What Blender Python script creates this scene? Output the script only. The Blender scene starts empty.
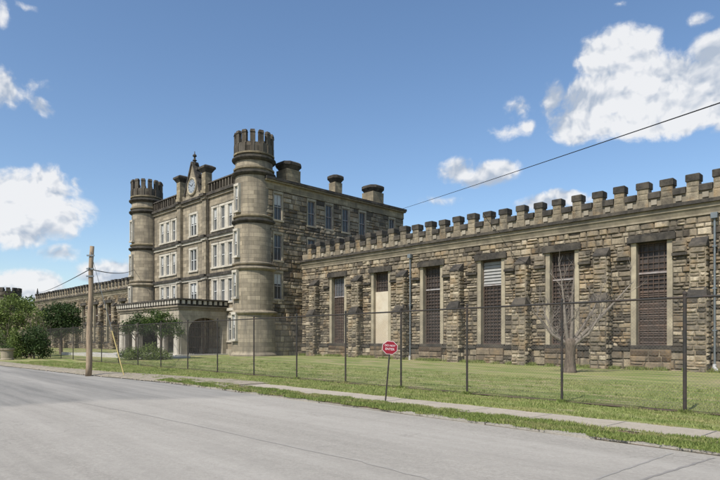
import bpy, math, random
import numpy as np
from mathutils import Matrix, Vector
random.seed(7)
rnd = random.Random(11)
R = math.radians
SC = bpy.context.scene
COL = SC.collection
H0 = 339.5; F = 573.0; EYE = 1.6
A45 = R(-45.0)                      # building frame: local x runs right along the walls, local y runs away
AR = R(-47.8)                       # road frame

def uv2w(u, v, z=0.0):
    return Vector(((v-u)*.70711, (u+v)*.70711, z))
ca, sa = math.cos(R(47.8)), math.sin(R(47.8))
def ab2w(a, b, z=0.0):
    return Vector((-ca*a+sa*b, sa*a+ca*b, z))
def ss(x, a, b):
    t = min(1, max(0, (x-a)/(b-a))); return t*t*(3-2*t)
def ground_z(x, y):
    u = (y-x)*.70711; v = (x+y)*.70711
    return .06 + .19*ss(v, 15, 26)*ss(u, 12, 34) + .02*math.sin(x*.35)*math.sin(y*.27)*ss(v, 13, 20)

# ------------------------------------------------------------------ materials
def mat(name, rough=.9):
    m = bpy.data.materials.new(name); m.use_nodes = True
    nt = m.node_tree; b = nt.nodes['Principled BSDF']
    b.inputs['Roughness'].default_value = rough
    if 'Specular IOR Level' in b.inputs: b.inputs['Specular IOR Level'].default_value = .25
    return m, nt, b
def nd(nt, t, **kw):
    n = nt.nodes.new(t)
    for k, v in kw.items():
        if k in n.inputs.keys(): n.inputs[k].default_value = v
        else: setattr(n, k, v)
    return n
def ramp(nt, fac, stops, interp='LINEAR'):
    r = nt.nodes.new('ShaderNodeValToRGB'); r.color_ramp.interpolation = interp
    e = r.color_ramp.elements
    while len(e) < len(stops): e.new(.5)
    for i, (p, c) in enumerate(stops):
        e[i].position = p; e[i].color = (c[0], c[1], c[2], 1) if not isinstance(c, float) else (c, c, c, 1)
    nt.links.new(fac, r.inputs[0]); return r.outputs[0]
def mixc(nt, fac, a, b, mode='MIX'):
    m = nt.nodes.new('ShaderNodeMix'); m.data_type = 'RGBA'; m.blend_type = mode
    for s, v in ((m.inputs[0], fac), (m.inputs[6], a), (m.inputs[7], b)):
        if hasattr(v, 'links') or hasattr(v, 'is_linked'): nt.links.new(v, s)
        elif isinstance(v, (int, float)): s.default_value = v
        else: s.default_value = (*v, 1)
    return m.outputs[2]
def noise(nt, scale, detail=4, rough=.55, vec=None, dist=0):
    n = nd(nt, 'ShaderNodeTexNoise', Scale=scale, Detail=detail, Roughness=rough, Distortion=dist)
    if vec is not None: nt.links.new(vec, n.inputs['Vector'])
    return n.outputs['Fac']
def coords(nt, kind='Object', scale=None, rotz=0):
    t = nt.nodes.new('ShaderNodeTexCoord'); o = t.outputs[kind]
    if kind == 'World': pass
    if scale or rotz:
        mp = nt.nodes.new('ShaderNodeMapping')
        if scale: mp.inputs['Scale'].default_value = scale
        mp.inputs['Rotation'].default_value = (0, 0, rotz)
        nt.links.new(o, mp.inputs[0]); o = mp.outputs[0]
    return o
def wpos(nt, rotz=0, scale=None):
    g = nt.nodes.new('ShaderNodeNewGeometry'); o = g.outputs['Position']
    mp = nt.nodes.new('ShaderNodeMapping')
    mp.inputs['Rotation'].default_value = (0, 0, rotz)
    nt.links.new(o, mp.inputs[0]); o = mp.outputs[0]
    if scale:
        mp = nt.nodes.new('ShaderNodeMapping'); mp.inputs['Scale'].default_value = scale
        nt.links.new(o, mp.inputs[0]); o = mp.outputs[0]
    return o
def bump(nt, b, h, strength, dist=.02):
    n = nd(nt, 'ShaderNodeBump', Strength=strength, Distance=dist)
    nt.links.new(h, n.inputs['Height']); nt.links.new(n.outputs[0], b.inputs['Normal'])
def setc(nt, b, c): nt.links.new(c, b.inputs['Base Color'])

def m_rubble(name, stops, soot=.75, k=1.0):
    m, nt, b = mat(name, .95)
    g = nt.nodes.new('ShaderNodeNewGeometry')
    c = ramp(nt, g.outputs['Random Per Island'], stops, 'LINEAR')
    P = wpos(nt)
    n1 = noise(nt, 5.5, 6, .7, P)
    c = mixc(nt, .75, c, ramp(nt, n1, [(.25, (.42, .39, .36)), (.5, (.88, .86, .84)), (.75, (1.3, 1.22, 1.1))]), 'MULTIPLY')
    n2 = noise(nt, .75, 6, .75, wpos(nt, 0, (1, 1, .6)))
    f = ramp(nt, n2, [(.45, 0.0), (.60, soot)])
    c = mixc(nt, f, c, (.085, .074, .058))
    oi = nt.nodes.new('ShaderNodeObjectInfo'); c = mixc(nt, 1.0, c, ramp(nt, oi.outputs['Random'], [(0, .72), (1, 1.15)]), 'MULTIPLY') if 'battlement' in name else c
    n4 = noise(nt, 1.1, 4, .6, wpos(nt, .7, (1, 1, .9)))
    c = mixc(nt, ramp(nt, n4, [(.52, 0.0), (.72, .45)]), c, (.36, .23, .105))
    setc(nt, b, c)
    bump(nt, b, noise(nt, 14, 6, .7, P), .9, .03)
    return m
RUB = [(0, (.062, .053, .043)), (.15, (.10, .086, .067)), (.24, (.20, .168, .124)), (.45, (.285, .24, .172)), (.60, (.215, .185, .142)), (.72, (.285, .232, .158)), (.85, (.35, .298, .215)), (1, (.48, .415, .31))]
M = {}
M['rubble'] = m_rubble('rubble_sandstone', RUB, .72)
M['merlon'] = m_rubble('battlement_sandstone', [(0, (.13, .112, .084)), (.4, (.25, .215, .155)), (1, (.36, .31, .225))], .8)
M['rubble_dark'] = m_rubble('weathered_rubble_sandstone', [(p, tuple(x*.72 for x in c)) for p, c in RUB], .7)  # shaded copy of the rubble, shade put into its colour; unused

def m_ashlar(name, base, var=.25, soot=.5, bw=.75, bh=.33, streak=.5, darkjoint=.45):
    m, nt, b = mat(name, .92)
    br = nt.nodes.new('ShaderNodeTexBrick'); br.offset = .5
    uv = coords(nt, 'UV'); nt.links.new(uv, br.inputs['Vector'])
    br.inputs['Color1'].default_value = (*[x*(1-var) for x in base], 1)
    br.inputs['Color2'].default_value = (*[min(1, x*(1+var)) for x in base], 1)
    br.inputs['Mortar'].default_value = (*[x*darkjoint for x in base], 1)
    br.inputs['Scale'].default_value = 1; br.inputs['Brick Width'].default_value = bw; br.inputs['Row Height'].default_value = bh
    br.inputs['Mortar Size'].default_value = .011; br.inputs['Mortar Smooth'].default_value = .3; br.inputs['Bias'].default_value = -.1
    c = br.outputs['Color']
    P = wpos(nt)
    c = mixc(nt, .7, c, ramp(nt, noise(nt, 2.2, 6, .65, P), [(.28, (.62, .60, .57)), (.5, (.95, .94, .92)), (.75, (1.2, 1.17, 1.08))]), 'MULTIPLY')
    st = noise(nt, 1.0, 5, .6, wpos(nt, 0, (2.2, 2.2, .28)))
    c = mixc(nt, ramp(nt, st, [(.47, 0.0), (.7, streak)]), c, (.11, .098, .08))
    big = noise(nt, .35, 4, .6, P)
    c = mixc(nt, ramp(nt, big, [(.5, 0.0), (.72, soot)]), c, (.13, .112, .085))
    setc(nt, b, c)
    bump(nt, b, noise(nt, 9, 6, .7, P), .35, .02)
    return m
M['ashlar'] = m_ashlar('dressed_ashlar', (.295, .25, .182), .32, .75, .7, .32, .8)
M['ashlar_side'] = m_ashlar('tan_ashlar', (.30, .25, .165), .3, .6, .6, .28)
M['pale_ashlar'] = m_ashlar('pale_ashlar', (.36, .32, .25), .16, .5, 1.0, .4, .35, .6)
M['tower'] = m_ashlar('tower_ashlar', (.298, .255, .188), .25, .75, .95, .34, .8, .38)
M['crown'] = m_ashlar('sooty_ashlar', (.072, .06, .046), .55, .9, .5, .4, .95)

def m_plain(name, base, rough=.9, var=.35, sc=4, bmp=.3, spec=None, metal=0, tint=None, tf=.5):
    m, nt, b = mat(name, rough)
    c = ramp(nt, noise(nt, sc, 6, .65, wpos(nt)), [(.28, tuple(x*(1-var) for x in base)), (.72, tuple(min(1, x*(1+var)) for x in base))])
    if tint: c = mixc(nt, ramp(nt, noise(nt, sc*.4, 5, .7, wpos(nt, .5)), [(.45, 0.0), (.62, tf)]), c, tint)
    setc(nt, b, c); b.inputs['Metallic'].default_value = metal
    if bmp: bump(nt, b, noise(nt, sc*4, 5, .7, wpos(nt)), bmp, .015)
    return m
M['dark_stone'] = m_plain('sooty_capstone', (.042, .038, .033), .95, .5, 3, .6, tint=(.105, .09, .07), tf=.7)
M['mortar'] = m_plain('mortar_bed', (.07, .06, .046), .95, .3, 5)
M['trim'] = m_plain('buff_jamb_stone', (.32, .275, .195), .9, .25, 1.7, .3, tint=(.19, .165, .125), tf=.7)
M['cornice'] = m_plain('weathered_cornice_stone', (.24, .205, .148), .9, .35, 1.3, .4, tint=(.12, .105, .085), tf=.75)
M['pale'] = m_plain('pale_dressed_stone', (.47, .43, .355), .85, .15, 2, .2, tint=(.27, .24, .19), tf=.6)
M['sillstain'] = m_rubble('stained_stone', [(0, (.07, .05, .035)), (.5, (.15, .115, .08)), (1, (.25, .2, .14))], .7)
M['rust'] = m_plain('rusty_brown_iron', (.075, .057, .047), .8, .35, 5, .2, tint=(.13, .08, .055), tf=.5)
M['ironpale'] = m_plain('faded_grey_iron', (.30, .28, .27), .7, .2, 5, .1, tint=(.16, .1, .08), tf=.6)
M['board'] = m_plain('cream_painted_board', (.52, .46, .36), .8, .1, 1.2, .1, tint=(.42, .34, .24), tf=.7)
M['white_paint'] = m_plain('aged_white_paint', (.44, .44, .42), .6, .12, 3, .1)
M['roof'] = m_plain('roof_felt', (.07, .07, .068), .9, .2, 2)
M['louvre'] = m_plain('faded_louvre_paint', (.27, .265, .25), .7, .15, 3, .1)
M['bars'] = m_plain('weathered_blue_grey_bars', (.24, .26, .29), .6, .2, 3, .1)
M['pipe'] = m_plain('galvanised_pipe', (.15, .17, .18), .55, .2, 3, .1, metal=.2)
M['pipeend'] = m_plain('white_plastic_elbow', (.42, .42, .41), .5, .05, 3, 0)
M['fence'] = m_plain('dark_weathered_steel', (.035, .033, .030), .65, .3, 8, .1, tint=(.08, .05, .035), tf=.4)
M['wire'] = m_plain('galvanised_chain_link', (.12, .115, .105), .6, .2, 8, 0)
M['cable'] = m_plain('black_cable', (.012, .012, .014), .6, .1, 3, 0)
M['yellow'] = m_plain('yellow_guard_plastic', (.48, .38, .16), .6, .12, 6, .05)
M['red'] = m_plain('faded_red_sign_face', (.23, .014, .026), .45, .12, 12, .02)
M['signwhite'] = m_plain('sign_white', (.62, .52, .52), .5, .05, 8, 0)
M['concrete'] = m_plain('pale_concrete', (.46, .44, .40), .9, .15, 3, .2)
M['clockface'] = m_plain('clock_enamel', (.25, .275, .30), .5, .06, 3, 0)
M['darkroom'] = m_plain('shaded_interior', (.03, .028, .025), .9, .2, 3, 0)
m, nt, b = mat('window_glass', .28); b.inputs['Base Color'].default_value = (.05, .05, .048, 1)
b.inputs['Specular IOR Level'].default_value = .6; M['glass'] = m
bump(nt, b, noise(nt, 2.5, 2, .5, wpos(nt)), .06, .05)
m, nt, b = mat('grimy_glass', .45)
setc(nt, b, ramp(nt, noise(nt, 1.8, 5, .7, wpos(nt)), [(.3, (.025, .02, .018)), (.7, (.085, .07, .062))])); M['grime'] = m

# wood pole
m, nt, b = mat('weathered_pole_wood', .9)
c = ramp(nt, noise(nt, 9, 6, .7, coords(nt, 'Object', (3, 3, .25))), [(.3, (.17, .125, .085)), (.55, (.32, .245, .165)), (.8, (.44, .35, .25))])
c = mixc(nt, ramp(nt, noise(nt, .8, 3, .6, coords(nt, 'Object')), [(.45, 0.0), (.6, .4)]), c, (.13, .095, .065))
setc(nt, b, c); bump(nt, b, noise(nt, 12, 5, .7, coords(nt, 'Object', (3, 3, .2))), .6, .02); M['wood'] = m
# bark
m, nt, b = mat('grey_bark', .95)
setc(nt, b, ramp(nt, noise(nt, 7, 6, .7, coords(nt, 'Object', (2, 2, .5))), [(.3, (.06, .047, .036)), (.6, (.165, .13, .10)), (.8, (.27, .225, .18))]))
bump(nt, b, noise(nt, 16, 5, .7, coords(nt, 'Object', (2, 2, .4))), .8, .02); M['bark'] = m

M['twig'] = m_plain('pale_grey_twig_bark', (.185, .158, .13), .9, .3, 6, .3)
def m_leaf(name, dark, light, rough=.6):
    m, nt, b = mat(name, rough)
    g = nt.nodes.new('ShaderNodeNewGeometry')
    c = ramp(nt, g.outputs['Random Per Island'], [(0, dark), (.6, tuple((a+b_)/2 for a, b_ in zip(dark, light))), (1, light)])
    if 'grass' in name:
        c = mixc(nt, ramp(nt, noise(nt, 1.5, 5, .7, wpos(nt, R(47.8), (.35, 1.2, 1))), [(.5, 0.0), (.66, .65)]), c, (.42, .36, .18))
    setc(nt, b, c)
    tr = nt.nodes.new('ShaderNodeBsdfTranslucent'); nt.links.new(c, tr.inputs['Color'])
    mx = nt.nodes.new('ShaderNodeMixShader'); mx.inputs[0].default_value = .3
    out = nt.nodes['Material Output']
    nt.links.new(b.outputs[0], mx.inputs[1]); nt.links.new(tr.outputs[0], mx.inputs[2]); nt.links.new(mx.outputs[0], out.inputs[0])
    return m
M['leaf'] = m_leaf('mid_green_leaves', (.035, .065, .015), (.11, .16, .04))
M['leaf_dark'] = m_leaf('dark_green_leaves', (.022, .045, .013), (.075, .115, .035))
M['leaf_light'] = m_leaf('yellow_green_leaves', (.08, .12, .025), (.20, .25, .07))
M['leaf_grey'] = m_leaf('dry_grey_leaves', (.10, .09, .07), (.24, .21, .17))
M['blade'] = m_leaf('grass_blades', (.14, .185, .045), (.38, .41, .15))
M['blade2'] = m_leaf('long_grass_blades', (.10, .15, .03), (.32, .36, .11))

# lawn
def m_ground(name, layers, bs=.5):
    m, nt, b = mat(name, .95)
    P = wpos(nt); L = wpos(nt, R(47.8), (.16, 1.0, 1))       # streaks along the mowing direction
    c = ramp(nt, noise(nt, 22, 6, .75, P), [(.3, layers[0]), (.7, layers[1])])
    c = mixc(nt, ramp(nt, noise(nt, 1.1, 6, .7, L), [(.42, 0.0), (.56, 1.0)]), c, layers[2])
    c = mixc(nt, ramp(nt, noise(nt, .45, 5, .65, P), [(.5, 0.0), (.68, .55)]), c, layers[3])
    c = mixc(nt, ramp(nt, noise(nt, 2.6, 5, .7, L), [(.50, 0.0), (.60, .85)]), c, (.34, .27, .165))
    setc(nt, b, c); bump(nt, b, noise(nt, 45, 4, .8, P), bs, .04)
    return m
M['lawn'] = m_ground('mown_grass', [(.10, .145, .032), (.18, .225, .06), (.26, .265, .095), (.10, .165, .032)])
M['far'] = m_ground('open_ground', [(.06, .085, .03), (.11, .13, .05), (.14, .15, .06), (.07, .10, .03)])

def m_road(name, base, tint, k=1.0):
    m, nt, b = mat(name, .88)
    P = wpos(nt); L = wpos(nt, R(47.8), (.05, 1.0, 1))
    c = ramp(nt, noise(nt, 20, 8, .92, P), [(.36, tuple(x*.60 for x in base)), (.5, base), (.66, tuple(min(1, x*1.35) for x in base))])
    c = mixc(nt, ramp(nt, noise(nt, 2.0, 7, .8, wpos(nt, R(47.8), (.10, 1.0, 1))), [(.40, 0.0), (.62, .6*k)]), c, tuple(x*.78 for x in base))
    c = mixc(nt, ramp(nt, noise(nt, 6, 8, .9, P), [(.48, 0.0), (.64, .7)]), c, tuple(x*.66 for x in base))
    if name.startswith('aged'):
        dc = tuple(x*q for x, q in zip(base, (.50, .52, .545)))
        d1 = ramp(nt, noise(nt, 20, 8, .92, P), [(.36, tuple(x*.6 for x in dc)), (.5, dc), (.66, tuple(x*1.4 for x in dc))])
        d1 = mixc(nt, ramp(nt, noise(nt, 1.2, 7, .8, wpos(nt, R(47.8), (.15, 1.0, 1))), [(.45, 0.0), (.62, .75)]), d1, tuple(x*1.45 for x in dc))
        at_ = nt.nodes.new('ShaderNodeAttribute'); at_.attribute_name = 'wear'
        add = nt.nodes.new('ShaderNodeMath'); add.operation = 'ADD'; nt.links.new(at_.outputs['Fac'], add.inputs[0])
        nn_ = nt.nodes.new('ShaderNodeMath'); nn_.operation = 'MULTIPLY_ADD'; nt.links.new(noise(nt, 1.6, 7, .75, P), nn_.inputs[0]); nn_.inputs[1].default_value = .9; nn_.inputs[2].default_value = -.45
        nt.links.new(nn_.outputs[0], add.inputs[1]); c = mixc(nt, ramp(nt, add.outputs[0], [(.25, 0.0), (.75, .92)]), c, d1)
    c = mixc(nt, ramp(nt, noise(nt, .5, 6, .7, L), [(.40, 0.0), (.65, .6)]), c, tint)
    c = mixc(nt, ramp(nt, noise(nt, 1.1, 7, .75, P), [(.5, 0.0), (.7, .35*k)]), c, tuple(x*.75 for x in base))
    v = nd(nt, 'ShaderNodeTexVoronoi', feature='DISTANCE_TO_EDGE', Scale=.33)
    wv = nt.nodes.new('ShaderNodeVectorMath'); wv.operation = 'ADD'
    nn = nd(nt, 'ShaderNodeTexNoise', Scale=1.6, Detail=6); nt.links.new(P, nn.inputs['Vector'])
    nt.links.new(P, wv.inputs[0]); nt.links.new(nn.outputs['Color'], wv.inputs[1]); nt.links.new(wv.outputs[0], v.inputs['Vector'])
    cr = ramp(nt, v.outputs['Distance'], [(0, .55), (.006, .0)])
    cf = nt.nodes.new('ShaderNodeMath'); cf.operation = 'MULTIPLY'
    nt.links.new(cr, cf.inputs[0]); nt.links.new(ramp(nt, noise(nt, .3, 3, .6, P), [(.5, 0.0), (.6, .8)]), cf.inputs[1])
    c = mixc(nt, cf.outputs[0], c, tuple(x*.45 for x in base))
    setc(nt, b, c); bump(nt, b, noise(nt, 40, 6, .9, P), .8, .012)
    return m
M['road'] = m_road('aged_pale_asphalt', (.345, .318, .275), (.43, .40, .352))
M['road_dark'] = m_road('old_dark_asphalt', (.165, .165, .172), (.26, .255, .255), 1.6)
M['sidewalk'] = m_road('weathered_sidewalk_concrete', (.43, .375, .30), (.33, .29, .22))
M['kerb'] = m_road('worn_kerb_concrete', (.36, .33, .28), (.20, .18, .14))
M['dirt'] = m_plain('gravelly_dirt', (.30, .255, .20), .95, .35, 9, .7, tint=(.15, .15, .075), tf=.6)
M['litter'] = m_plain('dry_leaf_litter', (.12, .085, .06), .95, .5, 9, .7, tint=(.07, .075, .03), tf=.6)
M['tar'] = m_plain('crack_sealant', (.23, .215, .195), .7, .2, 6, .1)  # sidewalk joints, and a wire shadow painted on the road
M['joint'] = m_plain('worn_paving_seam', (.27, .255, .23), .8, .15, 6, .1)  # lengthwise road seam, and a painted wire shadow

# ------------------------------------------------------------------ mesh builder
class MB:
    def __init__(s, T=None):
        s.v = []; s.f = []; s.T = T or Matrix.Identity(4); s.uvc = None; s.smooth = False
    def pts(s, P):
        i = len(s.v)
        for p in P: s.v.append(tuple(s.T @ Vector(p)))
        return i
    def poly(s, P):
        i = s.pts(P); s.f.append(tuple(range(i, i+len(P))))
    def box(s, x0, x1, y0, y1, z0, z1):
        i = s.pts([(x0,y0,z0),(x1,y0,z0),(x1,y1,z0),(x0,y1,z0),(x0,y0,z1),(x1,y0,z1),(x1,y1,z1),(x0,y1,z1)])
        for f in ((0,3,2,1),(4,5,6,7),(0,1,5,4),(1,2,6,5),(2,3,7,6),(3,0,4,7)): s.f.append(tuple(i+k for k in f))
    def loft(s, rings, cap=True, closed=True):
        n = len(rings[0]); i = s.pts([p for r in rings for p in r])
        for k in range(len(rings)-1):
            for j in range(n if closed else n-1):
                a = i+k*n+j; b = i+k*n+(j+1) % n
                s.f.append((a, b, b+n, a+n))
        if cap:
            s.f.append(tuple(i+j for j in reversed(range(n)))); s.f.append(tuple(i+(len(rings)-1)*n+j for j in range(n)))
    def taper(s, x0, x1, y0, y1, z0, X0, X1, Y0, Y1, z1):
        s.loft([[(x0,y0,z0),(x1,y0,z0),(x1,y1,z0),(x0,y1,z0)], [(X0,Y0,z1),(X1,Y0,z1),(X1,Y1,z1),(X0,Y1,z1)]])
    def lathe(s, prof, n=48, cx=0, cy=0, cap=True):
        s.uvc = (cx, cy)
        s.loft([[(cx+r*math.cos(2*math.pi*j/n), cy+r*math.sin(2*math.pi*j/n), z) for j in range(n)] for r, z in prof], cap)
    def tube(s, P, rad, n=8, cap=True):
        P = [Vector(p) for p in P]
        if not isinstance(rad, (list, tuple)): rad = [rad]*len(P)
        rings = []; up = None
        for i, p in enumerate(P):
            d = (P[min(i+1, len(P)-1)]-P[max(i-1, 0)]).normalized()
            if up is None: up = Vector((1, 0, 0)) if abs(d.x) < .8 else Vector((0, 1, 0))
            a = d.cross(up).normalized(); b = d.cross(a).normalized(); up = -b if False else up
            rings.append([tuple(p+a*rad[i]*math.cos(2*math.pi*j/n)+b*rad[i]*math.sin(2*math.pi*j/n)) for j in range(n)])
        s.loft(rings, cap)
    def build(s, name, m, parent=None, loc=None, smooth=False, rz=0):
        me = bpy.data.meshes.new(name); me.from_pydata(s.v, [], s.f); me.update()
        if m: me.materials.append(m)
        if len(s.f) < 60000:
            uv = me.uv_layers.new(name='UVMap'); n = len(me.loops); vi = np.zeros(n, np.int32); me.loops.foreach_get('vertex_index', vi)
            co = np.array(s.v, np.float32)[vi]
            npoly = len(me.polygons); nr = np.zeros(npoly*3, np.float32); me.polygons.foreach_get('normal', nr); nr = nr.reshape(-1, 3)
            lt = np.zeros(npoly, np.int32); me.polygons.foreach_get('loop_total', lt); N = np.repeat(nr, lt, axis=0)
            flat = np.abs(N[:, 2]) > .8
            h = np.maximum(np.hypot(N[:, 0], N[:, 1]), 1e-6)
            U = (-N[:, 1]*co[:, 0]+N[:, 0]*co[:, 1])/h; V = co[:, 2].copy()
            if s.uvc:
                th = np.arctan2(co[:, 1]-s.uvc[1], co[:, 0]-s.uvc[0]); tf = np.arctan2(N[:, 1], N[:, 0])
                th = tf+(th-tf+np.pi) % (2*np.pi)-np.pi
                U = th*1.55
            U = np.where(flat, co[:, 0], U); V = np.where(flat, co[:, 1], V)
            uv.data.foreach_set('uv', np.stack([U, V], 1).astype(np.float32).ravel())
        if smooth: me.polygons.foreach_set('use_smooth', [True]*len(me.polygons))
        o = bpy.data.objects.new(name, me); COL.objects.link(o); o.parent = parent
        if loc is not None: o.location = loc
        o.rotation_euler.z = rz
        return o
def tag(o, label, cat, group=None, kind=None):
    if label: o['label'] = label
    if cat: o['category'] = cat
    if group: o['group'] = group
    if kind: o['kind'] = kind
    return o
def empty(name, loc, rz=0):
    o = bpy.data.objects.new(name, None); COL.objects.link(o); o.location = loc; o.rotation_euler.z = rz
    o.empty_display_size = .3; return o
def cp(o, parent, loc, rz=None, rec=True):
    c = o.copy(); COL.objects.link(c); c.parent = parent; c.location = loc
    if rz is not None: c.rotation_euler.z = rz
    if rec:
        for ch in [x for x in bpy.data.objects if x.parent == o]:
            d = ch.copy(); COL.objects.link(d); d.parent = c
    return c
def rot(deg, loc=(0, 0, 0)): return Matrix.Translation(loc) @ Matrix.Rotation(R(deg), 4, 'Z')

def grid_wall(mb, x0, x1, z0, z1, holes, y=0, depth=.4):
    xs = sorted(set([x0, x1]+[h[0] for h in holes]+[h[1] for h in holes])); zs = sorted(set([z0, z1]+[h[2] for h in holes]+[h[3] for h in holes]))
    xs = [x for x in xs if x0 <= x <= x1]; zs = [z for z in zs if z0 <= z <= z1]
    for a, b in zip(xs, xs[1:]):
        for c, d in zip(zs, zs[1:]):
            mx, mz = (a+b)/2, (c+d)/2
            if any(h[0] < mx < h[1] and h[2] < mz < h[3] for h in holes): continue
            mb.poly([(a,y,c),(b,y,c),(b,y,d),(a,y,d)])
    for a, b, c, d in holes:
        mb.poly([(a,y,c),(a,y,d),(a,y+depth,d),(a,y+depth,c)]); mb.poly([(b,y,c),(b,y+depth,c),(b,y+depth,d),(b,y,d)])
        mb.poly([(a,y,d),(b,y,d),(b,y+depth,d),(a,y+depth,d)]); mb.poly([(a,y,c),(a,y+depth,c),(b,y+depth,c),(b,y,c)])

def rock(mb, x0, x1, z0, z1, holes=(), y=0, hmin=.15, hmax=.31, wmin=.26, wmax=.74, pro=(.025, .09), mort=.016):
    """courses of rock-faced stones standing proud of the plane y, facing -y"""
    br = sorted(set([z0, z1]+[z for h in holes for z in h[2:4] if z0 < z < z1]))
    rows = []
    for a, b in zip(br, br[1:]):
        z = a
        while z < b-1e-4:
            h = rnd.uniform(hmin, hmax)
            if b-z-h < hmin: h = b-z if b-z < hmax*1.25 else (b-z)/2
            rows.append((z, min(b, z+h))); z += h
    for c, d in rows:
        segs = [(x0, x1)]
        for h in holes:
            if h[2] < (c+d)/2 < h[3]:
                ns = []
                for a, b in segs:
                    if h[1] <= a or h[0] >= b: ns.append((a, b)); continue
                    if h[0] > a: ns.append((a, h[0]))
                    if h[1] < b: ns.append((h[1], b))
                segs = ns
        for a, b in segs:
            x = a
            while x < b-1e-4:
                w = rnd.uniform(wmin, wmax)*(.85 if d-c < .26 else 1)
                if b-x-w < wmin*.7: w = b-x
                w = min(w, b-x)
                parts = [(c, d)]
                if d-c > hmax*.8 and rnd.random() < .12:
                    m_ = c+(d-c)*rnd.uniform(.4, .6); parts = [(c, m_), (m_, d)]
                for (p, q) in parts:
                    X0, X1, Z0, Z1 = x+mort, x+w-mort, p+mort, q-mort
                    i_ = min(.045, (X1-X0)*.25, (Z1-Z0)*.3)
                    base = rnd.uniform(*pro)
                    js = [base*rnd.uniform(.6, 1.3) for _ in range(4)]
                    xm = X0+(X1-X0)*rnd.uniform(.35, .65)
                    o = mb.pts([(X0,y,Z0),(X1,y,Z0),(X1,y,Z1),(X0,y,Z1),
                        (X0+i_,y-js[0],Z0+i_),(xm,y-base*1.25,Z0+i_*.9),(X1-i_,y-js[1],Z0+i_),(X1-i_,y-js[2],Z1-i_),(xm,y-base*1.1,Z1-i_*.9),(X0+i_,y-js[3],Z1-i_)])
                    for f in ((0,1,6,5,4),(1,2,7,6),(2,3,9,8,7),(3,0,4,9),(4,5,8,9),(5,6,7,8)): mb.f.append(tuple(o+k for k in f))
                x += w

# ------------------------------------------------------------------ world, sun, camera
sun_dir = Vector((-.60, -.80, 0)).normalized()*math.cos(R(50)); sun_dir.z = math.sin(R(50))
w = bpy.data.worlds.new('World'); SC.world = w; w.use_nodes = True
nt = w.node_tree; nt.nodes.clear()
out = nt.nodes.new('ShaderNodeOutputWorld')
sky = nt.nodes.new('ShaderNodeTexSky'); sky.sky_type = 'NISHITA'; sky.sun_disc = False
sky.sun_elevation = R(50); sky.sun_rotation = math.atan2(sun_dir.x, sun_dir.y); sky.altitude = 200
sky.air_density = 1.0; sky.dust_density = 1.1; sky.ozone_density = 1.5
bg = nt.nodes.new('ShaderNodeBackground'); bg.inputs[1].default_value = .152
hs = nt.nodes.new('ShaderNodeHueSaturation'); hs.inputs['Saturation'].default_value = 1.09
nt.links.new(sky.outputs[0], hs.inputs['Color']); nt.links.new(hs.outputs[0], bg.inputs[0])
tc = nt.nodes.new('ShaderNodeTexCoord'); sp = nt.nodes.new('ShaderNodeSeparateXYZ'); nt.links.new(tc.outputs['Generated'], sp.inputs[0])
def mth(op, a, b=None, c=None, clamp=False):
    n = nt.nodes.new('ShaderNodeMath'); n.operation = op; n.use_clamp = clamp
    for i, x in enumerate((a, b, c)):
        if x is None: continue
        if isinstance(x, (int, float)): n.inputs[i].default_value = x
        else: nt.links.new(x, n.inputs[i])
    return n.outputs[0]
az = mth('ARCTAN2', sp.outputs[0], sp.outputs[1]); el = mth('ARCSINE', sp.outputs[2])
cb = nt.nodes.new('ShaderNodeCombineXYZ'); nt.links.new(az, cb.inputs[0]); nt.links.new(el, cb.inputs[1])
def azel(p, y):
    x = (p-360)/F; z = (H0-y)/F
    return math.atan(x), math.atan(z/math.hypot(1, x))
CL = [(628,52,30,26,1),(600,62,22,24,.9),(655,85,55,28,1),(612,98,50,26,1),(575,122,30,20,.8),(690,95,60,35,1),(735,78,50,48,1),(690,118,60,18,.9),(640,118,60,20,1),
      (550,98,13,20,.55),(580,62,8,10,.5),(700,20,16,8,.4),(620,2,12,5,.3),(512,106,15,15,.4),(506,133,22,9,.5),(520,127,12,8,.5),
      (456,168,17,13,.7),(474,176,14,8,.6),(492,172,22,12,.7),(440,198,22,6,.3),(560,203,42,9,.75),(330,152,20,6,.15),
      (45,190,32,24,1),(10,196,34,30,1),(55,212,30,24,.95),(10,225,40,24,.9),(80,186,8,8,.5),(58,254,20,9,.6),(20,250,40,10,.35),(28,284,42,16,.8),(118,272,34,14,.85),(150,280,25,12,.6),
      (8,86,26,20,.6),(24,92,18,14,.5),(42,104,14,11,.6),(34,80,12,9,.4),(50,84,16,10,.3),(3,10,10,14,.5),(24,3,12,6,.5),(640,215,60,12,.5)]
cur = None
warp = nt.nodes.new('ShaderNodeTexNoise'); warp.inputs['Scale'].default_value = 9; warp.inputs['Detail'].default_value = 3; nt.links.new(cb.outputs[0], warp.inputs['Vector'])
wsub = nt.nodes.new('ShaderNodeVectorMath'); wsub.operation = 'SUBTRACT'; nt.links.new(warp.outputs['Color'], wsub.inputs[0]); wsub.inputs[1].default_value = (.5, .5, .5)
wm = nt.nodes.new('ShaderNodeVectorMath'); wm.operation = 'MULTIPLY_ADD'; nt.links.new(wsub.outputs[0], wm.inputs[0]); wm.inputs[1].default_value = (.06, .045, 0); nt.links.new(cb.outputs[0], wm.inputs[2])
low = None
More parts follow.
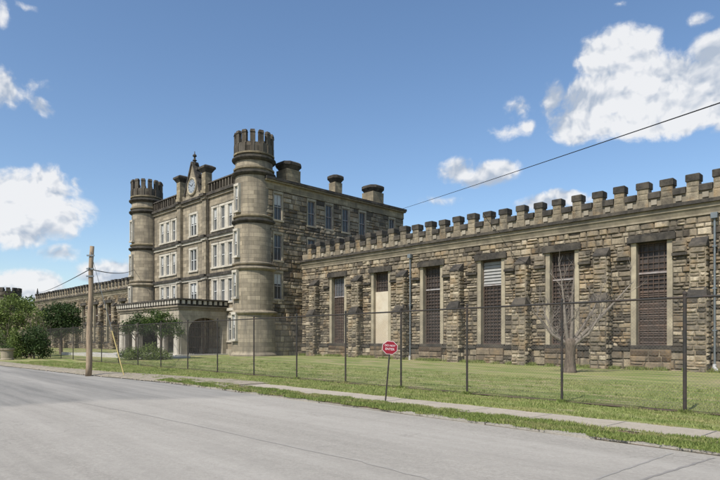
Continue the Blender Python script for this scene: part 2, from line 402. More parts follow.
for p, y, rx, ry, st in CL:
    a0, e0 = azel(p, y); a1, _ = azel(p+rx, y); _, e1 = azel(p, y-ry)
    n1 = nt.nodes.new('ShaderNodeVectorMath'); n1.operation = 'SUBTRACT'; nt.links.new(wm.outputs[0], n1.inputs[0]); n1.inputs[1].default_value = (a0, e0, 0)
    n2 = nt.nodes.new('ShaderNodeVectorMath'); n2.operation = 'MULTIPLY'; nt.links.new(n1.outputs[0], n2.inputs[0]); n2.inputs[1].default_value = (.72/(a1-a0), .72/(e1-e0), 0)
    n3 = nt.nodes.new('ShaderNodeVectorMath'); n3.operation = 'LENGTH'; nt.links.new(n2.outputs[0], n3.inputs[0])
    g = mth('MULTIPLY', mth('POWER', mth('SUBTRACT', 1.0, n3.outputs['Value'], clamp=True), .7), st)
    cur = g if cur is None else mth('MAXIMUM', cur, g)
fb = nt.nodes.new('ShaderNodeTexNoise'); fb.inputs['Scale'].default_value = 20; fb.inputs['Detail'].default_value = 10; fb.inputs['Roughness'].default_value = .62
nt.links.new(wm.outputs[0], fb.inputs['Vector'])
den = mth('MULTIPLY_ADD', mth('SUBTRACT', fb.outputs['Fac'], .5), 2.0, mth('MULTIPLY', cur, 1.5))
mr = nt.nodes.new('ShaderNodeMapRange'); mr.interpolation_type = 'SMOOTHSTEP'; nt.links.new(den, mr.inputs[0]); mr.inputs[1].default_value = .24; mr.inputs[2].default_value = .82
gate = nt.nodes.new('ShaderNodeMapRange'); nt.links.new(cur, gate.inputs[0]); gate.inputs[1].default_value = .01; gate.inputs[2].default_value = .3
cf = mth('MULTIPLY', mth('MULTIPLY', mr.outputs[0], gate.outputs[0]), .96)
fb2 = nt.nodes.new('ShaderNodeTexNoise'); fb2.inputs['Scale'].default_value = 7.5; fb2.inputs['Detail'].default_value = 6
off = nt.nodes.new('ShaderNodeVectorMath'); off.operation = 'ADD'; off.inputs[1].default_value = (.01, -.014, .3); nt.links.new(wm.outputs[0], off.inputs[0]); nt.links.new(off.outputs[0], fb2.inputs['Vector'])
cr = nt.nodes.new('ShaderNodeValToRGB'); e = cr.color_ramp.elements
e[0].position = .38; e[0].color = (.47, .54, .65, 1); e[1].position = .60; e[1].color = (.90, .91, .93, 1)

def fbm_at(o_):
    a_ = nt.nodes.new('ShaderNodeVectorMath'); a_.operation = 'ADD'; a_.inputs[1].default_value = o_; nt.links.new(wm.outputs[0], a_.inputs[0])
    f_ = nt.nodes.new('ShaderNodeTexNoise'); f_.inputs['Scale'].default_value = 20; f_.inputs['Detail'].default_value = 3.5; f_.inputs['Roughness'].default_value = .6
    nt.links.new(a_.outputs[0], f_.inputs['Vector']); return f_.outputs['Fac']
rel = mth('SUBTRACT', fbm_at((0, 0, 0)), fbm_at((-.006, .013, 0)))
nt.links.new(mth('ADD', mth('MULTIPLY_ADD', rel, 1.1, .04), fb2.outputs['Fac']), cr.inputs[0])
bg2 = nt.nodes.new('ShaderNodeBackground'); bg2.inputs[1].default_value = .90; nt.links.new(cr.outputs[0], bg2.inputs[0])
mx = nt.nodes.new('ShaderNodeMixShader'); nt.links.new(cf, mx.inputs[0]); nt.links.new(bg.outputs[0], mx.inputs[1]); nt.links.new(bg2.outputs[0], mx.inputs[2])
nt.links.new(mx.outputs[0], out.inputs[0])

sl = bpy.data.lights.new('sun', 'SUN'); sl.energy = 4.9; sl.angle = R(.53); sl.color = (1, .955, .88)
so = bpy.data.objects.new('sun', sl); COL.objects.link(so); so.rotation_euler = (-sun_dir).to_track_quat('-Z', 'Y').to_euler()
cam = bpy.data.cameras.new('camera'); co = bpy.data.objects.new('camera', cam); COL.objects.link(co); SC.camera = co
co.location = (0, 0, EYE); co.rotation_euler = (R(90), 0, 0); cam.lens = 36*F/720; cam.sensor_width = 36
cam.shift_y = (H0-240)/720; cam.clip_end = 6000; cam.clip_start = .1
SC.view_settings.view_transform = 'Standard'; SC.view_settings.look = 'None'; SC.view_settings.gamma = 1; SC.view_settings.exposure = .12
SC.render.film_transparent = False

# ------------------------------------------------------------------ ground
def sheet(name, fn, na, nb, m, kind='structure'):
    """fn(i/na, j/nb) -> point"""
    mb = MB(); 
    for i in range(na+1):
        for j in range(nb+1): mb.v.append(tuple(fn(i/na, j/nb)))
    for i in range(na):
        for j in range(nb):
            a = i*(nb+1)+j; mb.f.append((a, a+1, a+nb+2, a+nb+1))
    o = mb.build(name, m); me = o.data
    if me.polygons[0].normal.z < 0: me.flip_normals()
    tag(o, None, None, None, kind); return o
mb = MB(); S = 2500; mb.poly([(-S,-S,-.06),(S,-S,-.06),(S,S,-.06),(-S,S,-.06)]); g = mb.build('ground', M['far']); g['kind'] = 'structure'
def smooth_noise(x, s=0):
    return math.sin(x*1.7+s)*.5+math.sin(x*4.1+s*2.3)*.3+math.sin(x*9.7+s*1.1)*.2
# older darker asphalt, left
dk = [(0,407),(30,404.5),(90,401),(150,399),(200,398.6),(240,396)]
def pix2ab(p, y):
    Z = F*EYE/(y-H0); X = (p-360)/F*Z; return -ca*X+sa*Z, sa*X+ca*Z
near = [pix2ab(*q) for q in dk]
def edge_a(b_):
    if b_ >= near[-1][1]: return near[-1][0]-(b_-near[-1][1])*.5
    for q0, q1 in zip(near[::-1], near[::-1][1:]):
        if q1[1] <= b_ <= q0[1]: return q0[0]+(q1[0]-q0[0])*(q0[1]-b_)/(q0[1]-q1[1])
    return near[0][0]+(near[0][1]-b_)*.25
av = [-40+2*k for k in range(20)]+[0+.4*k for k in range(130)]+[52+4*k for k in range(45)]
bv = [-14+.5*k for k in range(46)]+[8.97]
mb = MB()
for a in av:
    for b_ in bv: mb.v.append(tuple(ab2w(a, b_, 0)))
nb_ = len(bv)
for i in range(len(av)-1):
    for j in range(nb_-1): k = i*nb_+j; mb.f.append((k, k+1, k+nb_+1, k+nb_))
o = mb.build('road', M['road']); o['kind'] = 'structure'
at_ = o.data.attributes.new('wear', 'FLOAT', 'POINT'); at_.data.foreach_set('value', [min(1, max(0, (a-edge_a(b_))/1.6+.5)) for a in av for b_ in bv])
if o.data.polygons[5].normal.z < 0: o.data.flip_normals()
def strip(name, ab, w_, z, m, wob=.02):
    mb = MB(); n = 40; L = []; Rr = []
    for i in range(n+1):
        t = i/n*(len(ab)-1); k = min(int(t), len(ab)-2); f = t-k
        a = ab[k][0]+(ab[k+1][0]-ab[k][0])*f; b = ab[k][1]+(ab[k+1][1]-ab[k][1])*f
        d = Vector((ab[k+1][0]-ab[k][0], ab[k+1][1]-ab[k][1], 0)).normalized(); nx, ny = -d.y, d.x
        o_ = wob*smooth_noise(i*.9, a); ww = w_*(.7+.5*rnd.random())
        L.append(ab2w(a+nx*(o_+ww), b+ny*(o_+ww), z)); Rr.append(ab2w(a+nx*(o_-ww), b+ny*(o_-ww), z))
    for i in range(n): mb.poly([L[i], Rr[i], Rr[i+1], L[i+1]])
    o = mb.build(name, m); o['kind'] = 'structure'
    if o.data.polygons[0].normal.z < 0: o.data.flip_normals()
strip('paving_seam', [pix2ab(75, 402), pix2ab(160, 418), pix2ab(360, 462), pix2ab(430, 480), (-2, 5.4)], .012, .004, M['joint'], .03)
strip('paving_seam', [pix2ab(560, 496), pix2ab(600, 478), pix2ab(672, 453.5)], .018, .004, M['joint'], .015)  # shadow of an overhead wire, painted as a dark strip across the road
strip('paving_seam', [pix2ab(600, 500), pix2ab(645, 479), pix2ab(714, 458)], .02, .004, M['tar'], .015)  # second overhead wire's shadow, also laid down as a dark strip
# kerb
mb = MB()
a = -12.0
while a < 24:
    l = rnd.uniform(1.2, 2.8); h = rnd.uniform(.02, .055)
    if a > 12 and rnd.random() < .35: a += l; continue
    mb.T = Matrix.Identity(4)
    c0 = [ab2w(a, 8.93+rnd.uniform(-.02, .03), -.02), ab2w(a+l-.03, 8.93+rnd.uniform(-.02, .03), -.02), ab2w(a+l-.03, 9.12, -.02), ab2w(a, 9.12, -.02)]
    mb.loft([c0, [Vector((p.x, p.y, h+rnd.uniform(-.01, .01))) for p in c0]]); a += l
o = mb.build('kerb', M['kerb']); o['kind'] = 'structure'
bpy.context.view_layer.update()
def far_edge(a):
    pts = [(-20, 10.95), (20, 10.95), (24, 10.3), (28, 9.5), (34, 8.9), (40, 8.5), (60, 7.6), (111, 7)]
    for (a0, b0), (a1, b1) in zip(pts, pts[1:]):
        if a0 <= a <= a1: return b0+(b1-b0)*(a-a0)/(a1-a0)
    return 7
def dirt_edge(a):
    pts = [(-20, 9.05), (13, 9.05), (20, 8.9), (24, 8.5), (27, 8.1), (34, 7.6), (40, 7.2), (60, 6.2), (110, 5)]
    for (a0, b0), (a1, b1) in zip(pts, pts[1:]):
        if a0 <= a <= a1: return b0+(b1-b0)*(a-a0)/(a1-a0)
    return 5
sheet('verge', lambda s, t: ab2w(-12+s*37, 8.93+t*.94, (.05+.012*smooth_noise(s*60+t*3))*min(1, t*5+.1)), 160, 4, M['litter'])
sheet('sidewalk', lambda s, t: ab2w(-12+s*42, 9.85+t*1.1, .058+.004*smooth_noise(s*40)), 80, 1, M['sidewalk'])
mb = MB(); a = -10.4
while a < 26: 
    a += 1.5
    strip('sidewalk_joint', [(a, 9.87), (a+.01, 10.93)], .008, .068, M['tar'], .0)
sheet('gravel_shoulder', lambda s, t: (lambda a: ab2w(a, dirt_edge(a)+.07*smooth_noise(a*1.3)*(1-t)+t*(far_edge(a)+.25-dirt_edge(a)), .02+.055*min(1, t*3)+.004))(17+s*93) , 260, 10, M['dirt'])
sheet('grass_verge', lambda s, t: (lambda a: ab2w(a, far_edge(a)+.08*smooth_noise(a*1.9)*(1-t)+t*(11.1-far_edge(a)), .083+.01*t))(20.5+s*90), 260, 6, M['lawn'])
def lawn_fn(s, t):
    a = -25+s*190; b = 10.93+t*42; p = ab2w(a, b); return Vector((p.x, p.y, ground_z(p.x, p.y)))
sheet('lawn', lawn_fn, 190, 60, M['lawn'])
sheet('leaf_litter', lambda s, t: (lambda a: ab2w(a, 13.02+.13*smooth_noise(a*1.2)*(1-2*t)*.5+t*.26, .075+.01))(-4+s*50), 200, 1, M['litter'], 'stuff')
bpy.data.objects['leaf_litter']['label'] = 'brown leaf litter gathered along the foot of the chain link fence'
# pale drive edge in front of the porch
mb = MB(); mb.T = rot(-45)
mb.box(-60, -40.5, 18.9, 19.25, .1, .36); mb.box(-60, -40.5, 19.25, 22.0, .1, .30)
o = mb.build('driveway', M['concrete']); o['kind'] = 'structure'

# grass blades
def blades(name, n, fn, m, label, wr=(.006, .014), lean=.5):
    r = np.random.default_rng(len(name)+n)
    P = fn(r, n); n = len(P)
    h = P[:, 3]; th = r.uniform(0, 2*np.pi, n); wd = r.uniform(*wr, n); la = r.uniform(0, 2*np.pi, n); lm = h*r.uniform(.1, lean, n)*2
    v = np.zeros((n, 3, 3)); dx = np.cos(th)*wd; dy = np.sin(th)*wd
    v[:, 0] = np.stack([P[:, 0]-dx, P[:, 1]-dy, P[:, 2]-.01], 1); v[:, 1] = np.stack([P[:, 0]+dx, P[:, 1]+dy, P[:, 2]-.01], 1)
    v[:, 2] = np.stack([P[:, 0]+np.cos(la)*lm, P[:, 1]+np.sin(la)*lm, P[:, 2]+h], 1)
    me = bpy.data.meshes.new(name); me.vertices.add(n*3); me.vertices.foreach_set('co', v.ravel())
    me.loops.add(n*3); me.loops.foreach_set('vertex_index', np.arange(n*3, dtype=np.int32))
    me.polygons.add(n); me.polygons.foreach_set('loop_start', np.arange(0, n*3, 3, dtype=np.int32)); me.polygons.foreach_set('loop_total', np.full(n, 3, np.int32))
    me.update(); me.validate(); me.materials.append(m)
    o = bpy.data.objects.new(name, me); COL.objects.link(o); tag(o, label, 'grass', None, 'stuff'); return o
def area(a0, a1, b0, b1, hlo, hhi, clump, thr, power=1.6, zf=None, soft=.1):
    def fn(r, n):
        a = a0+(a1-a0)*r.random(n)**power; b = r.uniform(b0, b1, n)
        c = np.sin(a*2.1+np.sin(b*5)*1.3)*np.sin(b*4.3+np.sin(a*1.7)*1.5)+.6*np.sin(a*7.1+b*3)*np.sin(b*9.7-a*2)
        k = (c+r.normal(0, .45, n)) > thr
        # ragged edges
        e = np.minimum(b-b0, b1-b)+.09*np.sin(a*5.1)+.06*np.sin(a*13.3+1)
        k &= e > r.uniform(-.02, soft, n)
        if zf is not None: k &= b > np.interp(a, [20, 24, 28, 34, 40, 60], [10.95, 10.3, 9.5, 8.9, 8.5, 7.6])+r.normal(0, .12, n)
        a, b, c = a[k], b[k], c[k]
        x = -ca*a+sa*b; y = sa*a+ca*b
        z = np.array([ground_z(px, py) for px, py in zip(x, y)]) if zf is None else np.full(len(a), zf)
        h = r.uniform(hlo, hhi, len(a))*(.75+.35*np.clip(c, -1, 1))
        return np.stack([x, y, z, h], 1)
    return fn
blades('verge_grass', 130000, area(-3, 21.5, 8.88, 9.98, .02, .07, 1, -.45), M['blade2'], 'ragged green and yellow grass strip between road and sidewalk')
blades('path_grass', 150000, area(-3, 40, 10.88, 13.15, .025, .075, 1, -.9), M['blade'], 'grass band between the sidewalk and the chain link fence')
blades('lawn_grass', 190000, area(-3, 45, 13.1, 21, .02, .06, 1, -.6, 1.9, None, .02), M['blade'], 'mown lawn grass behind the chain link fence')
blades('shoulder_weeds', 60000, area(20, 44, 8.4, 11.1, .03, .09, 1, -.3, 1.3, .085), M['blade'], 'sparse weeds on the gravel shoulder round the wooden pole')

def wallfoot(r, n):
    u = r.uniform(6, 38, n); v = 31.1-np.abs(r.normal(0, .28, n)); k = (np.sin(u*1.9)+np.sin(u*5.3+1)+r.normal(0, .5, n)) > .1; u, v = u[k], v[k]
    x = (v-u)*.70711; y = (u+v)*.70711; z = np.array([ground_z(a, b) for a, b in zip(x, y)])
    return np.stack([x, y, z, r.uniform(.06, .26, len(u))], 1)
blades('wall_weeds', 26000, wallfoot, M['blade2'], 'long weeds growing along the foot of the stone wall', (.008, .02))
def tufts(r, n):
    k = r.integers(0, 340, n); a0 = np.random.default_rng(5).uniform(-2, 34, 340); b0 = np.random.default_rng(6).uniform(9.2, 20, 340)
    a0 = np.where(np.arange(340) < 90, np.array([4.32, 7.08, 9.95, 12.52, 15.2, 18.1])[np.arange(340) % 6], a0); b0 = np.where(np.arange(340) < 90, 13.1, b0)
    b0 = np.where((b0 > 9.75) & (b0 < 11), 9.6, b0)
    a = a0[k]+r.normal(0, .07, n); b = b0[k]+r.normal(0, .07, n); x = -ca*a+sa*b; y = sa*a+ca*b; z = np.array([ground_z(p, q) for p, q in zip(x, y)])
    return np.stack([x, y, z, r.uniform(.03, .11, n)], 1)
blades('grass_tufts', 9000, tufts, M['blade2'], 'longer grass tufts scattered on the lawn and round fence posts')
# pebbles on the shoulder
mb = MB()
for k in range(900):
    a = 15+rnd.random()**1.5*22; b = rnd.uniform(dirt_edge(a)-.15, 10.4); s = rnd.uniform(.012, .04); p = ab2w(a, b, .07 if b > dirt_edge(a)+.9 else .03)
    if a < 20 and b > 9.8: continue
    r4 = [(p.x+s*math.cos(q)*rnd.uniform(.7, 1.2), p.y+s*math.sin(q)*rnd.uniform(.7, 1.2), p.z-.01) for q in (0, 1.3, 2.5, 3.8, 5)]
    mb.loft([r4, [(p.x+(q[0]-p.x)*.6, p.y+(q[1]-p.y)*.6, p.z+s*.7) for q in r4]])
o = mb.build('gravel', M['dirt']); tag(o, 'loose gravel scattered along the road edge shoulder', 'gravel', None, 'stuff')

# ------------------------------------------------------------------ cell block wings
VW = 31.3
def make_merlon():
    mb = MB(); mb.box(-.26, .26, -.05, .42, 0, 1.02)
    rock(mb, -.26, .26, 0, 1.02, y=-.05, hmin=.3, hmax=.45, wmin=.5, wmax=.6, pro=(.01, .03))
    m_ = MB(); 
    c = MB(); c.box(-.30, .30, -.11, .47, 1.02, 1.33); c.taper(-.30, .30, -.11, .47, 1.331, -.28, .28, -.07, .43, 1.37)
    return mb, c
def cell_window(parent, x, kind):
    w_ = MB()                                                    # jambs, lintel and sill of dressed stone
    w_.box(-1.0, -.74, -.02, .5, 1.3, 6.62); w_.box(.74, 1.0, -.02, .5, 1.3, 6.62)
    o = w_.build('window', M['trim'], parent, (x, 0, 0))
    l = MB(); l.box(-1.16, 1.16, -.17, .5, 6.62, 6.93); l.box(-1.1, 1.1, -.1, .5, 6.93, 7.02); l.build('lintel', M['dark_stone'], o)
    s = MB(); s.box(-1.0, 1.0, -.14, .5, 1.1, 1.3); s.build('sill', M['dark_stone'], o)
    g = MB(); g.box(-.74, .74, .40, .44, 1.3, 6.62); g.build('pane', M['grime'], o)
    f = MB()
    f.box(-.74, -.68, .30, .39, 1.3, 6.62); f.box(.68, .74, .30, .39, 1.3, 6.62); f.box(-.68, .68, .30, .39, 6.54, 6.62); f.box(-.68, .68, .30, .39, 1.3, 1.38)
    zl = 5.0 if kind in ('board', 'louvretop') else 1.38
    if kind == 'board': zl = 5.2
    top = kind not in ('louvretop',)
    if kind != 'board':
        z = 1.6
        while z < 4.98: f.box(-.68, .68, .33, .37, z, z+.035); z += .22
        for k in range(-2, 3): f.box(k*.26-.014, k*.26+.014, .31, .335, 1.38, 5.0)
    if top:
        z = 5.25
        while z < 6.5: f.box(-.68, .68, .33, .37, z, z+.03); z += .3
        for k in range(-2, 3): f.box(k*.26-.014, k*.26+.014, .31, .335, 5.1, 6.54)
    f.build('frame', M['rust'], o)
    if kind == 'bars':
        q_ = MB()
        for k in range(-3, 4): q_.box(k*.19-.02, k*.19+.02, .27, .30, 5.1, 6.54)
        q_.build('bar', M['bars'], o)
    t = MB(); t.box(-.70, .70, .27, .32, 5.0, 5.09); t.build('transom', M['ironpale'], o)
    if kind == 'board':
        b_ = MB(); b_.box(-.72, .72, .20, .262, 1.3, 5.18); b_.build('board', M['board'], o)['label'] = 'cream boarding over the lower opening'
    if kind == 'louvretop':
        b_ = MB()
        z = 5.12
        while z < 6.5:
            b_.taper(-.68, .68, .24, .27, z, -.68, .68, .32, .35, z+.19); z += .2
        b_.build('louvre', M['louvre'], o)['label'] = 'pale grey louvre slats in the window head'
    if kind in ('rustlouvre', 'bars'):
        b_ = MB(); z = 1.42
        while z < (4.9 if kind == 'bars' else 4.1):
            b_.taper(-.67, .67, .345, .355, z, -.67, .67, .385, .395, z+.09); z += .125
        b_.build('louvre', M['rust'], o)
    return o
def buttress(parent, x):
    o_ = MB(); bk = MB()
    for (hw, dp, z0, z1) in ((.43, .80, 0, 3.6), (.34, .55, 3.6, 6.05)):
        for T in (rot(0, (0, -dp, 0)),):
            o_.T = T; rock(o_, -hw, hw, z0, z1, y=0, hmin=.17, hmax=.32, wmin=.34, wmax=.6)
        o_.T = rot(90, (hw, -dp, 0)); rock(o_, 0, dp, z0, z1, y=0, hmin=.17, hmax=.32, wmin=.3, wmax=.55)
        o_.T = rot(-90, (-hw, 0, 0)); rock(o_, 0, dp, z0, z1, y=0, hmin=.17, hmax=.32, wmin=.3, wmax=.55)
        o_.T = Matrix.Identity(4)
        o_.box(-hw, hw, -dp, 0, z0, z1)
    b_ = o_.build('buttress', M['rubble'], parent, (x, 0, 0))
    c = MB()
    c.loft([[(-.46,-.86,3.6),(.46,-.86,3.6),(.46,-.02,3.6),(-.46,-.02,3.6)], [(-.46,-.86,3.68),(.46,-.86,3.68),(.46,-.02,3.68),(-.46,-.02,3.68)], [(-.36,-.56,4.1),(.36,-.56,4.1),(.36,-.02,4.1),(-.36,-.02,4.1)]])
    c.build('weathering_cap', M['dark_stone'], b_)
    c = MB()
    c.loft([[(-.38,-.62,6.05),(.38,-.62,6.05),(.38,-.02,6.05),(-.38,-.02,6.05)], [(-.38,-.62,6.13),(.38,-.62,6.13),(.38,-.02,6.13),(-.38,-.02,6.13)], [(-.36,-.12,6.55),(.36,-.12,6.55),(.36,-.02,6.55),(-.36,-.02,6.55)]])
    c.build('weathering_cap', M['dark_stone'], b_)
    return b_
BZ = 0.0
mer_b, mer_c = make_merlon()
mer0 = None
def wing(name, label, L0, L1, wins, butts, kinds, loc, mat_b=None, pipes=(), depth=14, endwalls=(True, True)):
    """local x from L0 to L1, face at y=0"""
    global mer0
    root = empty(name, loc, A45); tag(root, label, 'cell block')
    holes = [(x-1.0, x+1.0, 1.1, 7.02) for x in wins]
    bk = MB(); grid_wall(bk, L0, L1, -.3, 7.95, [(a, b, c, d) for a, b, c, d in holes], 0, .5)
    rk = MB()
    rock(rk, L0, L1, 1.22, 7.6, holes, 0)
    rock(rk, L0, L1, -.2, 1.0, (), -.10, .3, .5, .4, 1.2, (.03, .1))
    bk.box(L0, L1, -.10, -.002, -.3, 1.03)
    w0 = bk.build('wall', M['mortar'], root)
    rk.build('stonework', M['rubble'], w0)
    # end returns
    for i, (xx, T) in enumerate(((L1, rot(90, (L1, 0, 0))), (L0, rot(-90, (L0, depth, 0))))):
        if not endwalls[i]: continue
        e_ = MB(T); e_.poly([(0,0,-.3),(depth,0,-.3),(depth,0,8.0),(0,0,8.0)])
        rock(e_, 0, depth, -.2, 7.9, (), 0, .3, .5, .4, 1.2)
        e_.build('end_wall', M['rubble'], root)
    b2 = MB(); b2.poly([(L0,depth,-.3),(L0,depth,8),(L1,depth,8),(L1,depth,-.3)]); b2.build('rear_wall', M['ashlar_side'], root)
    r_ = MB(); r_.box(L0+.01, L1-.01, .3, depth-.01, 7.96, 8.3); r_.build('roof', M['roof'], root)
    xs = [L0]+sorted([x for b in wins for x in (b-1.0, b+1.0)])+[L1]
    for a, b in zip(xs[::2], xs[1::2]):
        t = MB(); t.box(a, b, -.22, .1, 1.02, 1.2); t.build('water_table', M['dark_stone'], root)
    for x in wins:
        st = MB(); rock(st, x-.98, x+.98, -.15, 1.05, (), -.19, .2, .4, .5, 1.0, (.02, .06))
        st.box(x-.98, x+.98, -.19, -.11, -.2, 1.09); st.build('sill_apron', M['sillstain'], root)
    c = MB(); c.box(L0-.02, L1+.02, -.10, .1, 7.60, 7.69); c.box(L0-.05, L1+.05, -.20, .1, 7.95, 8.16)
    c.taper(L0-.02, L1+.02, -.06, .1, 7.69, L0-.04, L1+.04, -.16, .1, 7.948); c.build('cornice', M['cornice'], root)
    c = MB(); c.box(L0-.1, L1+.1, -.34, .1, 8.16, 8.33); c.build('cornice_fillet', M['dark_stone'], root)
    for x in wins:
        for s in (-1, 1):
            sh = MB(); a, b = (x+s*1.01, x+s*1.66) if s > 0 else (x-1.66, x-1.01)
            sh.box(a, b, -.13, .05, 5.86, 6.46); rock(sh, a, b, 5.9, 6.5, (), -.13, .25, .4, .3, .7)
            k_ = sh.build('hood_block', M['rubble'], root); q = MB(); q.box(a-.02, b+.02, -.18, .04, 5.76, 5.9); q.build('corbel', M['dark_stone'], k_)
    for x, k in zip(wins, kinds): cell_window(root, x, k)
    bproto = None
    for x in butts: buttress(root, x)
    # parapet
    p = MB(); p.box(L0, L1, 0, .38, 8.33, 8.84); p.build('parapet', M['cornice'], root)
    x = L1-.35; n = 0; xs = []
    while x > L0+.2: xs.append(x); x -= 1.16
    cc = MB(); cc.box(-.29, .29, -.12, .47, 0, .27); cc.taper(-.29, .29, -.12, .47, .27, -.29, .29, -.04, .40, .33)
    k0 = cc.build('crenel_coping', M['dark_stone'], root, (xs[0]-.58, 0, 8.80))
    cs = MB(); cs.box(-.22, .05, -.07, -.001, 0, .26); k1 = cs.build('crenel_block', M['pale_ashlar'], root, (xs[0]-.58, 0, 8.46))
    for x in xs[1:-1]: cp(k0, root, (x-.58, 0, 8.80), None, False); cp(k1, root, (x-.58+rnd.uniform(-.05, .08), 0, 8.46), None, False)
    for x in xs:
        if mer0 is None:
            mer0 = mer_b.build('merlon', M['merlon'], root, (x, 0, 8.33)); mer_c.build('cap', M['dark_stone'], mer0); 
            bpy.context.view_layer.update()
        else:
            q_ = cp(mer0, root, (x+rnd.uniform(-.025, .025), rnd.uniform(-.015, .02), 8.33)); q_.scale = (rnd.uniform(.93, 1.07), 1, rnd.uniform(.965, 1.03)); q_.rotation_euler = (0, rnd.uniform(-.012, .012), rnd.uniform(-.03, .03))
    for x, zb in pipes:
        pm = MB(); pm.tube([(x,-.22,7.55),(x,-.2,7.2),(x,-.2,.55),(x,-.22,.4)], .05, 10)
        pm.box(x-.14, x+.14, -.34, -.12, 7.35, 7.62)
        for z in (2, 4, 6): pm.box(x-.09, x+.09, -.25, -.06, z, z+.06)
        o = pm.build('downpipe', M['pipe'], root); e_ = MB(); e_.tube([(x,-.22,.42),(x,-.26,.26),(x+.14,-.42,.14),(x+.2,-.5,.1)], .085, 10); e_.build('elbow', M['pipeend'], o)
    return root
# right wing: local x = -(u) with origin at u=15
O1 = 15.0
wu = [33.8, 29.1, 24.35, 19.65, 14.98, 10.2, 5.5]; kinds = ['bars', 'board', 'rust', 'louvretop', 'rust', 'rustlouvre', 'rust']
bu = [36.4, 31.35, 26.75, 22.05, 17.3, 12.6, 7.95, 3.2]
wing('cell_block_wing', 'long crenellated rubble stone cell block with six barred windows right of the round towers', O1-38.3, O1-1.0, [O1-u for u in wu], [O1-u for u in bu], kinds,
     uv2w(O1, VW), pipes=((O1-7.32, 0), (O1-26.1, 0)), endwalls=(True, True))
# left wing
O2 = 87.0
wu2 = [65.9+4.72*k for k in range(10)]; kinds2 = ['rust']*10
wing('cell_block_wing', 'far crenellated stone cell block left of the towers, behind the trees and wooden pole', O2-113.0, O2-61.3, [O2-u for u in wu2], [O2-(63.4+4.72*k) for k in range(11)], kinds2, uv2w(O2, VW))

# ------------------------------------------------------------------ main block
VB = 27.4; CU = 49.8
B = empty('castle_block', uv2w(CU, VB), A45); tag(B, 'three storey Gothic stone main block with two round corner towers and clock gable', 'prison building')
def bwin_proto(w_, h_, double=False, sur=.13, ms='pale', mf='white_paint'):
    """pale surround, white sash, dark glass; faces -y, base z=0"""
    s = MB(); hw = w_/2
    s.box(-hw-sur, -hw, -.05, .18, -.0, h_); s.box(hw, hw+sur, -.05, .18, -.0, h_)
    s.box(-hw-sur, hw+sur, -.07, .18, h_, h_+.2); s.box(-hw-sur-.04, hw+sur+.04, -.12, .18, -.15, 0)
    o = s.build('window', M[ms], None)
    f = MB(); t = .06
    f.box(-hw, -hw+t, .05, .11, 0, h_); f.box(hw-t, hw, .05, .11, 0, h_); f.box(-hw+t, hw-t, .05, .11, h_-t, h_); f.box(-hw+t, hw-t, .05, .11, 0, t)
    f.box(-hw+t, hw-t, .03, .10, h_*.5-.035, h_*.5+.035)
    if w_ > .5: f.box(-.02, .02, .06, .10, t, h_*.5-.04); f.box(-.02, .02, .06, .10, h_*.5+.04, h_-t)
    if double: f.box(-.07, .07, .0, .12, 0, h_)
    f.build('frame', M[mf], o)
    g = MB(); g.box(-hw+.01, hw-.01, .115, .14, .01, h_-.01); g.build('pane', M['glass'], o)
    bl = MB(); bl.box(-hw+t+.01, hw-t-.01, .10, .112, h_*.58, h_-t); bl.build('blind', M['white_paint'], o)
    bpy.context.view_layer.update()
    return o
wp_std = bwin_proto(.64, 2.0, False, .29); wp_c = bwin_proto(1.15, 2.0, True, .28); wp_slit = bwin_proto(.42, 2.0, False, .13); wp_side = bwin_proto(.8, 2.15, False, .12, 'trim', 'ironpale')
floors = [(11.5, 2.05), (8.15, 2.05), (4.95, 1.75), (1.5, 2.3)]
wx = [3.9, 5.2, 6.4]; colx = [-x for x in wx[::-1]]+[0]+wx
# facade with real openings
holes = []
for zi, (z, h) in enumerate(floors):
    for x in colx:
        if zi == 3 and abs(x) < 6.1: continue
        hw = .72 if x == 0 else .45
        holes.append((x-hw, x+hw, z-.12, z+2.0+.18))
fw = MB(); grid_wall(fw, -10, 10, -.3, 14.9, holes, 0, .3); facade = fw.build('facade_wall', M['ashlar'], B)
first = {}
def put(proto, parent, loc, rz=0):
    if proto.name not in first: first[proto.name] = 1; proto.parent = parent; proto.location = loc; proto.rotation_euler.z = rz; return proto
    c = cp(proto, parent, loc, rz)
    if rnd.random() < (.8 if proto is wp_side else .45):
        for ch in list(c.children):
            if ch.name.startswith('blind'): bpy.data.objects.remove(ch)
    return c
for zi, (z, h) in enumerate(floors):
    for x in colx:
        if zi == 3 and abs(x) < 6.1: continue
        put(wp_c if x == 0 else wp_std, B, (x, 0, z))
    # carved hood moulds joining the three windows of each bay
    for s in (-1, 1):
        if zi == 3: continue
        hm = MB(); hm.box(s*5.15-1.9, s*5.15+1.9, -.11, .02, z+2.23, z+2.33); hm.build('hood_mould', M['cornice'], B)
# pilasters
for x in (-2.4, 2.4):
    p = MB(); p.box(x-.32, x+.32, -.30, .02, -.2, 15.0); p.build('pilaster', M['ashlar'], B)
for x in (-2.85, 2.85, -8.2, 8.0):
    p = MB(); p.tube([(x,-.12,14.6),(x,-.12,.3)], .055, 8); p.build('downpipe', M['dark_stone'], B)
def belt(z0, z1, pr, m, name='belt_course'):
    mb = MB()
    mb.box(-8.6, -2.725, -pr, .02, z0, z1); mb.box(-2.075, 2.075, -pr, .02, z0, z1); mb.box(2.725, 8.6, -pr, .02, z0, z1)
    for x in (-2.4, 2.4): mb.box(x-.37, x+.37, -pr-.3, .02, z0-.003, z1+.003)
    return mb.build(name, m, B)
for z in (11.05, 7.45):
    belt(z-.32, z-.1, .12, M['pale']); belt(z-.1, z+.14, .24, M['dark_stone'])
belt(4.1, 4.35, .2, M['pale'])
belt(14.5, 14.75, .14, M['cornice'], 'cornice'); belt(14.752, 14.98, .30, M['dark_stone'], 'cornice')
